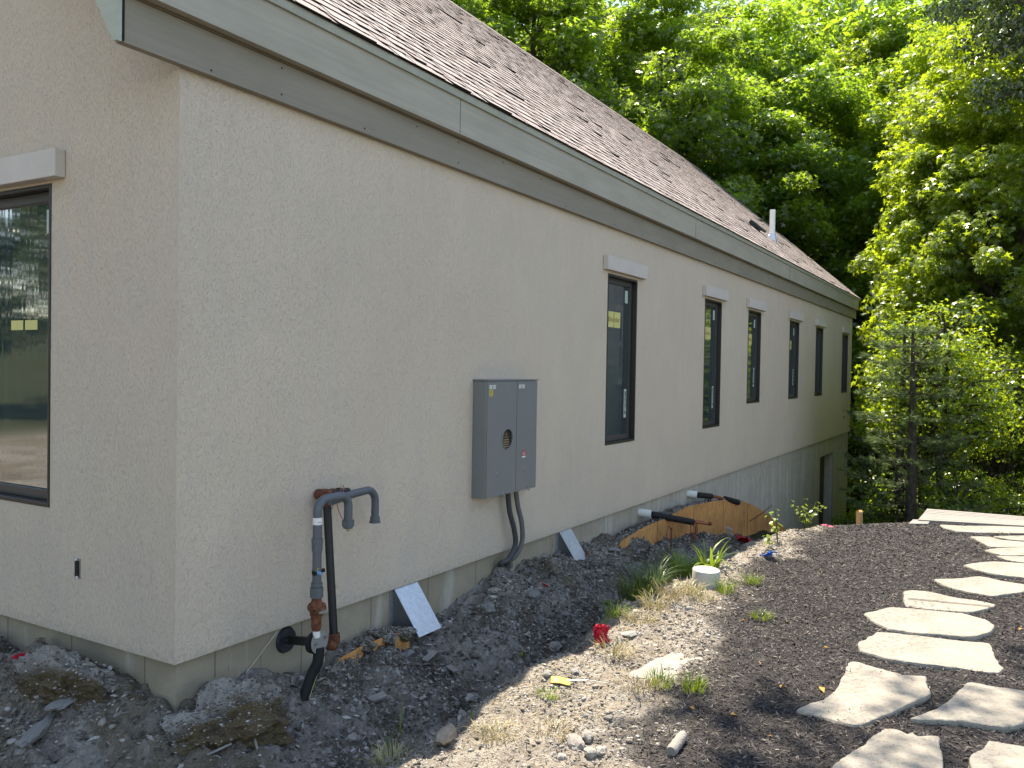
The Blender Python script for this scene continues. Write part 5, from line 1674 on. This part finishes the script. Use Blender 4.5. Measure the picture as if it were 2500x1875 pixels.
def make_tree(name, hgt, crown_r, crown_z0, n_clump, per, leaf, kind, mat, seed, clump_r=.75, conic=.3, trunk_r=.18, lean=0.0, droop=.2, hollow=.45):
    """returns (root, crown mesh, trunk mesh) at the origin"""
    r = np.random.default_rng(seed)
    root = bpy.data.objects.new(name, None); COL.objects.link(root)
    zc = (hgt + crown_z0) / 2; hz = (hgt - crown_z0) / 2
    C_ = []
    while len(C_) < n_clump:
        u = r.normal(size=3); u /= np.linalg.norm(u)
        rad = r.uniform(hollow, 1.0) ** .6
        p = u * rad
        prof = 1 - conic * (p[2] * .5 + .5)
        lump = 1 + .22 * mnoise.noise(Vector(u * 2.0) + Vector((seed, 0, 0))) * 2
        C_.append((p[0] * crown_r * prof * lump, p[1] * crown_r * prof * lump, zc + p[2] * hz * (1 + .1 * (lump - 1))))
    C_ = np.array(C_)
    m = MB()
    tp = smooth_path([Vector((0, 0, -1.5)), Vector((.1 * lean, .05, crown_z0)), Vector((.3 * lean, -.1, zc)), Vector((0, 0, hgt * .93))], 5)
    m.tube(tp, [trunk_r * (1.25 - 1.15 * i / len(tp)) + .02 for i in range(len(tp))], 10)
    for i in range(0, n_clump, max(1, n_clump // 46)):
        c = Vector(C_[i]); zs_ = max(crown_z0 * .8, c.z - math.hypot(c.x, c.y) * .65)
        st = Vector((0, 0, min(zs_, hgt * .85)))
        pp = smooth_path([st, st.lerp(c, .5) + Vector((0, 0, .25)), c], 4)
        rb = trunk_r * .36 * (1 - zs_ / hgt) + .02
        m.tube(pp, [rb * (1 - .85 * k / len(pp)) + .006 for k in range(len(pp))], 6)
    m.build('trunk', M['bark'], root, True)
    n = n_clump * per
    ci = np.repeat(np.arange(n_clump), per)
    cs = clump_r * r.uniform(.6, 1.25, n_clump)
    d = r.normal(size=(n, 3)); d /= np.linalg.norm(d, axis=1, keepdims=True)
    rr_ = r.uniform(.15, 1, n) ** .5
    off = d * rr_[:, None] * cs[ci][:, None] * np.array([1, 1, .62])
    off[:, 2] -= droop * .5 * np.hypot(off[:, 0], off[:, 1])
    Pn = C_[ci] + off
    outw = Pn - np.array([0, 0, zc]); outw /= np.linalg.norm(outw, axis=1, keepdims=True) + 1e-6
    N_ = d * .4 + outw * .35 + np.array([0, 0, .55]) + r.normal(0, .55, (n, 3))
    V, F_, k = leaf_cloud(Pn, N_, leaf, kind, r, droop)
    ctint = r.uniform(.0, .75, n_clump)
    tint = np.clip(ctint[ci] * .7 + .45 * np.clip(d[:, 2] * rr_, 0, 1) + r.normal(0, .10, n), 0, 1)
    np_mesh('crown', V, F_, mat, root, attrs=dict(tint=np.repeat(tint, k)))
    return root


def place(root, loc, rz, sc, label, group, cat='tree', first=[]):
    if root.name not in first:
        first.append(root.name); o = root
    else:
        o = root.copy(); COL.objects.link(o)
        for ch in list(root.children):
            c = ch.copy(); COL.objects.link(c); c.parent = o
    o.location = loc; o.rotation_euler = (0, 0, rz); o.scale = (sc[0], sc[0], sc[1]) if hasattr(sc, '__len__') else (sc, sc, sc)
    tag(o, label, cat, group)
    return o


def polar(px, dist, py=900):
    """ground position seen under photo column px (2500 wide) at a distance"""
    d = ray(px, 900); d = d[:2] / np.linalg.norm(d[:2])
    x, y = CAM[0] + d[0] * dist, CAM[1] + d[1] * dist
    return x, y, h1(x, y)


tA = make_tree('maple_tree', 19.0, 4.8, 2.5, 330, 230, .135, 'star', M['leafA'], 1, .80, .30, hollow=.62)
tB = make_tree('sweetgum_tree', 17.0, 4.2, 1.5, 380, 220, .12, 'star', M['leafB'], 2, .64, .42, .16, droop=.55, hollow=.62)
tC = make_tree('oak_tree', 19.0, 5.4, 2.5, 330, 190, .13, 'oval', M['leafC'], 3, .90, .25, .22, hollow=.5)
tD = make_tree('forest_tree', 22.0, 6.4, .5, 420, 110, .24, 'rhomb', M['leafA'], 4, 1.3, .15, .2)
tH = make_tree('oak_tree', 15.5, 3.0, 8.8, 150, 210, .09, 'oval', M['leafC'], 9, .62, .1, .16, hollow=.3)

GB = 'broadleaf trees behind the building'
spots = [  # tree, photo column, distance, rot, scale, label
    (tB, 2400, 26.5, .4, (.92, .92), 'yellow-green sweetgum right of the building end, its leaves reaching towards the eave corner'),
    (tB, 2500, 24.5, 3.1, (.92, .88), 'bright dense sweetgum nearest the right edge above the timber deck'),
    (tB, 2290, 31.0, 1.3, (1.0, 1.0), 'sweetgum between the building end and the bright dense one, one row back'),
    (tB, 2600, 31.0, 2.2, (1.1, 1.05), 'sweetgum with drooping lit leaves at the right edge of the photo'),
    (tB, 2090, 38.0, 4.0, (1.05, 1.15), 'tall sweetgum rising behind the building end right of the vent pipe'),
    (tA, 1850, 33.0, 1.0, (1.05, .98), 'broad maple behind the roof at the vent pipe'),
    (tA, 1600, 28.5, 2.6, (1.0, .95), 'maple with bright leaf tips behind the middle of the roof'),
    (tA, 1290, 26.5, 4.4, (1.0, .93), 'dark maple behind the roof at the top left of the foliage'),
    (tC, 1700, 38.0, .3, (1.2, 1.1), 'dark oak standing behind the maples over the middle of the roof'),
    (tC, 1430, 35.0, 3.1, (1.15, 1.05), 'dark oak behind the leftmost maples'),
    (tA, 2250, 39.0, 5.2, (1.2, 1.05), 'maple in the second row behind the sweetgums'),
    (tH, 2580, 21.0, 1.7, (.95, 1.08), 'bluish dark oak reaching in at the top right corner'),
    (tC, 1130, 31.0, 5.0, (1.1, 1.1), 'dark oak at the far left end of the foliage'),
    (tA, 980, 27.0, .8, (1.0, 1.0), 'maple hidden mostly behind the near roof'),
    (tC, 1960, 41.0, 2.0, (1.2, 1.0), 'dark oak behind the vent pipe in the second row'),
]
for (tr, px, ds, rz, sc, lb) in spots:
    x, y, z = polar(px, ds)
    place(tr, (x, y, z - .3), rz, sc, lb, GB)
fl_ = ['far tree in the gap beside the building end', 'far tree behind the pines', 'far tree above the timber deck', 'far tree at the right edge behind the sweetgum',
       'far tree behind the vent pipe', 'far tree over the middle of the ridge', 'far tree over the left part of the ridge', 'far tree at the left end of the tree line',
       'farthest tree seen low beside the building corner', 'farthest tree behind the two pine trunks', 'farthest tree low at the right edge']
for i, (px, ds, sc) in enumerate(((2130, 44, (1.1, 1.05)), (2260, 42, (1.1, 1.02)), (2380, 46, (1.2, .98)), (2500, 40, (1, .72)), (1880, 46, (1.2, 1.15)), (1680, 48, (1.2, 1.05)), (1450, 46, (1.2, 1.12)),
                                  (1200, 44, (1.2, 1.0)), (2090, 56, (1.3, .9)), (2230, 58, (1.3, .9)), (2450, 60, (1.3, .8)))):
    x, y, z = polar(px, ds)
    place(tD, (x, y, z - .5), i * 1.3, sc, fl_[i], 'forest behind the building')


# ---- white pines
def make_pine(hgt, trunk_r, seed, z0, rad=1.35):
    r = np.random.default_rng(seed)
    root = bpy.data.objects.new('pine_tree', None); COL.objects.link(root)
    m = MB(); m.tube([Vector((0, 0, -2)), Vector((.03, 0, hgt * .5)), Vector((0, .05, hgt))], [trunk_r * 1.15, trunk_r * .7, .02], 10)
    tc = []; td = []
    z = z0
    while z < hgt:
        L_ = (1 - (z - z0) / (hgt - z0)) ** .5 * rad * r.uniform(.7, 1.1) + .3
        for k in range(4):
            a = k * 1.571 + r.uniform(-.4, .4) + z; ln = L_ * r.uniform(.6, 1.1)
            dr_ = Vector((math.cos(a), math.sin(a), .0))
            tip = dr_ * ln + Vector((0, 0, z + ln * r.uniform(-.02, .22)))
            pp = smooth_path([Vector((0, 0, z)), dr_ * ln * .55 + Vector((0, 0, z - .06 * ln)), tip], 4)
            m.tube(pp, [.02 * (1 - .7 * q / len(pp)) for q in range(len(pp))], 5)
            for j in range(int(6 + ln * 12)):
                t = r.uniform(.35, 1); q = pp[min(len(pp) - 1, int(t * (len(pp) - 1)))]
                sd_ = Vector((-dr_.y, dr_.x, 0)) * r.normal(0, .22) * ln * (1.15 - t * .6)
                tc.append((q + sd_ + Vector((0, 0, r.normal(0, .06))))[:]); dd_ = dr_ * .7 + sd_ * 1.2 + Vector((0, 0, r.uniform(.1, .6))); td.append(dd_.normalized()[:])
        z += r.uniform(.42, .75)
    m.build('trunk', M['bark'], root, True)
    tc = np.array(tc); td = np.array(td); per = 58
    n = len(tc) * per
    ci = np.repeat(np.arange(len(tc)), per)
    dirs = td[ci] * .9 + r.normal(0, .55, (n, 3)); dirs /= np.linalg.norm(dirs, axis=1, keepdims=True)
    base = tc[ci] + td[ci] * r.uniform(-.06, .06, n)[:, None]
    ln = r.uniform(.08, .13, n)[:, None]
    pr = np.cross(dirs, r.normal(size=(n, 3))); pr /= np.linalg.norm(pr, axis=1, keepdims=True)
    V = np.stack([base - pr * .0034, base + pr * .0034, base + dirs * ln + np.array([0, 0, -.012])], 1)
    np_mesh('needles', V.reshape(-1, 3), np.arange(n * 3).reshape(n, 3), M['needle'], root, attrs=dict(tint=np.repeat(r.uniform(0, 1, len(tc))[ci], 3)))
    return root


tP = make_pine(7.2, .12, 6, 1.9)
for (px, ds, rz, sc, lb) in ((2233, 16.6, .3, (.92, .86), 'white pine with the thicker dark trunk left of the deck'), (2206, 17.6, 1.9, (.90, .96), 'white pine with the thinner trunk beside the thicker one')):
    x, y, z = polar(px, ds)
    place(tP, (x, y, z - .1), rz, (sc[0] * 1.02, sc[1] * .70), lb, 'white pines at the end of the path')
# slender saplings with bare lower stems
tS = make_tree('sapling', 5.0, 1.5, 2.2, 70, 90, .06, 'star', M['leafB'], 12, .5, .2, .05, 2.0)
for (px, ds, rz, lb) in ((2272, 19, .5, 'slender dark sapling right of the pine trunks'), (2312, 18, 2.4, 'leaning sapling behind the left corner of the deck'), (2440, 21, 4.2, 'sapling in shade behind the right side of the deck')):
    x, y, z = polar(px, ds)
    place(tS, (x, y, z), rz, 1.0, lb, 'saplings behind the deck')

# ---- shrubs and undergrowth down the slope
tU = make_tree('shrub', 2.5, 1.35, .1, 90, 110, .060, 'oval', M['leafA'], 21, .42, .1, .03, 0.0, .3, .5)
tV = make_tree('shrub', 2.1, 1.4, .1, 80, 100, .070, 'rhomb', M['leafB'], 22, .42, .1, .03, 0.0, .4, .5)
sh = [(2170, 21.5, .9), (2185, 19.5, .9), (2175, 25, 1.2), (2290, 22, 1.2), (2345, 17.5, .8), (2400, 20, 1.0), (2490, 19, .8), (2130, 27, 1.5), (2240, 28, 1.5), (2370, 27, 1.5), (2470, 26, 1.5), (2420, 31, 1.7), (2180, 33, 1.7), (2300, 34, 1.8)]
sl = ['bright shrub right beside the building corner', 'green shrub left of the pine trunks', 'shrub further down the slope left of the pines', 'shrub between the pines and the saplings', 'low fern-like shrub behind the deck', 'shrub behind the middle of the deck', 'shrub at the right end of the deck',
      'large shrub down the slope by the building corner', 'large shrub down the slope behind the pines', 'large shrub down the slope behind the deck', 'large shrub down the slope at the right edge', 'distant undergrowth bush at the right', 'distant undergrowth bush at the left', 'distant undergrowth bush behind the saplings', 'bush standing just outside the right edge, its twigs reaching in']
for i, (px, ds, sc) in enumerate(sh):
    x, y, z = polar(px, ds)
    place(tV if i % 2 == 0 else tU, (x, y, z - .1), i * 1.1, sc, sl[i], 'shrubs on the slope')
# ---- trees outside the frame whose shade and reflections reach into it
r_ = np.random.default_rng(77)
ov = thing('oak_tree', 'leaning oak outside the frame whose overhanging limb dapples the nearest stepping stones', 'tree', (6.2, -6.4, -.4), group='broadleaf trees beside the path')
Ov = Vector(ov.location)
m = MB(); tp = smooth_path([Vector((6.2, -6.4, -1)), Vector((5.9, -5.6, 3)), Vector((5.3, -3.4, 7.2)), Vector((4.8, -.9, 9.4))], 6)
m.tube([p - Ov for p in tp], [.16 * (1 - .97 * i / len(tp)) + .006 for i in range(len(tp))], 10)
cl = []
for (gx_, gy_) in ((1.62, -2.68), (1.45, -2.55), (1.9, -2.95), (1.25, -2.35), (.75, -2.35), (1.95, -3.55), (2.15, -3.4), (1.6, -3.75), (1.2, -3.1), (.95, -3.0), (2.7, -3.75), (3.0, -3.6), (2.4, -4.1), (.4, -2.9), (.5, -2.5)):
    for k in range(1):
        h = r_.uniform(8.2, 10.2)
        cl.append(Vector((gx_ + .36 * h + r_.normal(0, .08), gy_ + .33 * h + r_.normal(0, .08), h)))
for c in cl:
    m.tube([q - Ov for q in smooth_path([tp[14], tp[14].lerp(c, .5) + Vector((0, 0, .3)), c], 4)], [.016 * (1 - .8 * k / 9) for k in range(9)], 5)
m.build('trunk', M['bark'], ov, True)
C_ = np.array([c[:] for c in cl]) - np.array(Ov)
n = len(cl) * 42
ci = np.repeat(np.arange(len(cl)), 42)
Pn = C_[ci] + r_.normal(0, .13, (n, 3))
V_, F_, k = leaf_cloud(Pn, r_.normal(0, .5, (n, 3)) + np.array([0, 0, .9]), .10, 'oval', r_)
np_mesh('crown', V_, F_, M['leafC'], ov, attrs=dict(tint=np.repeat(r_.random(n), k)))
for i, (x, y, sc) in enumerate(((-16, 9, .75), (-19, 15, .8), (-24, 11, .9), (-17, 22, .8), (-12, 17, .7), (-24, 20, 1.0), (-13, 27, .9))):
    place(tC, (x, y, h1(x, y) - .5), i, sc, ['tree reflected in the gable window, nearest the wall', 'tree reflected in the gable window, second row', 'tree reflected in the gable window, far left', 'tree reflected in the gable window, far right', 'smallest tree reflected in the gable window', 'tallest tree reflected in the gable window', 'rearmost tree reflected in the gable window'][i], 'trees across the yard')

# ---- neighbouring house, seen only as a reflection in the first window
nh = thing('neighbour_house', 'grey sided neighbouring house reflected in the first narrow window', 'building', (12.0, -5.3, -1.6))
m = MB(); m.box(0, 9, -8, 0, -2, 6.4)
for k in range(34): m.box(-.012, 9.012, -8.012, .012, -1.9 + k * .24, -1.885 + k * .24)
m.build('wall', M['siding'], nh)
m = MB(); m.prism([(-8.5, 6.3), (.5, 6.3), (-4.0, 8.6)], lambda u, v, w: (w, u, v), -.4, 9.4); m.build('roof', M['siding'], nh)
for (x0, z0w) in ((1.6, 2.75), (6.05, 2.75)):
    m = MB(); m.box(x0, x0 + .85, .013, .06, z0w, z0w + 2.0); m.box(x0 - .05, x0 + .90, .013, .10, z0w - .12, z0w); w_ = m.build('window', M['white'], nh)
    m = MB(); m.box(x0 + .08, x0 + .77, .061, .066, z0w + .08, z0w + .95); m.box(x0 + .08, x0 + .77, .061, .066, z0w + 1.05, z0w + 1.92); m.build('pane', M['glass'], w_)
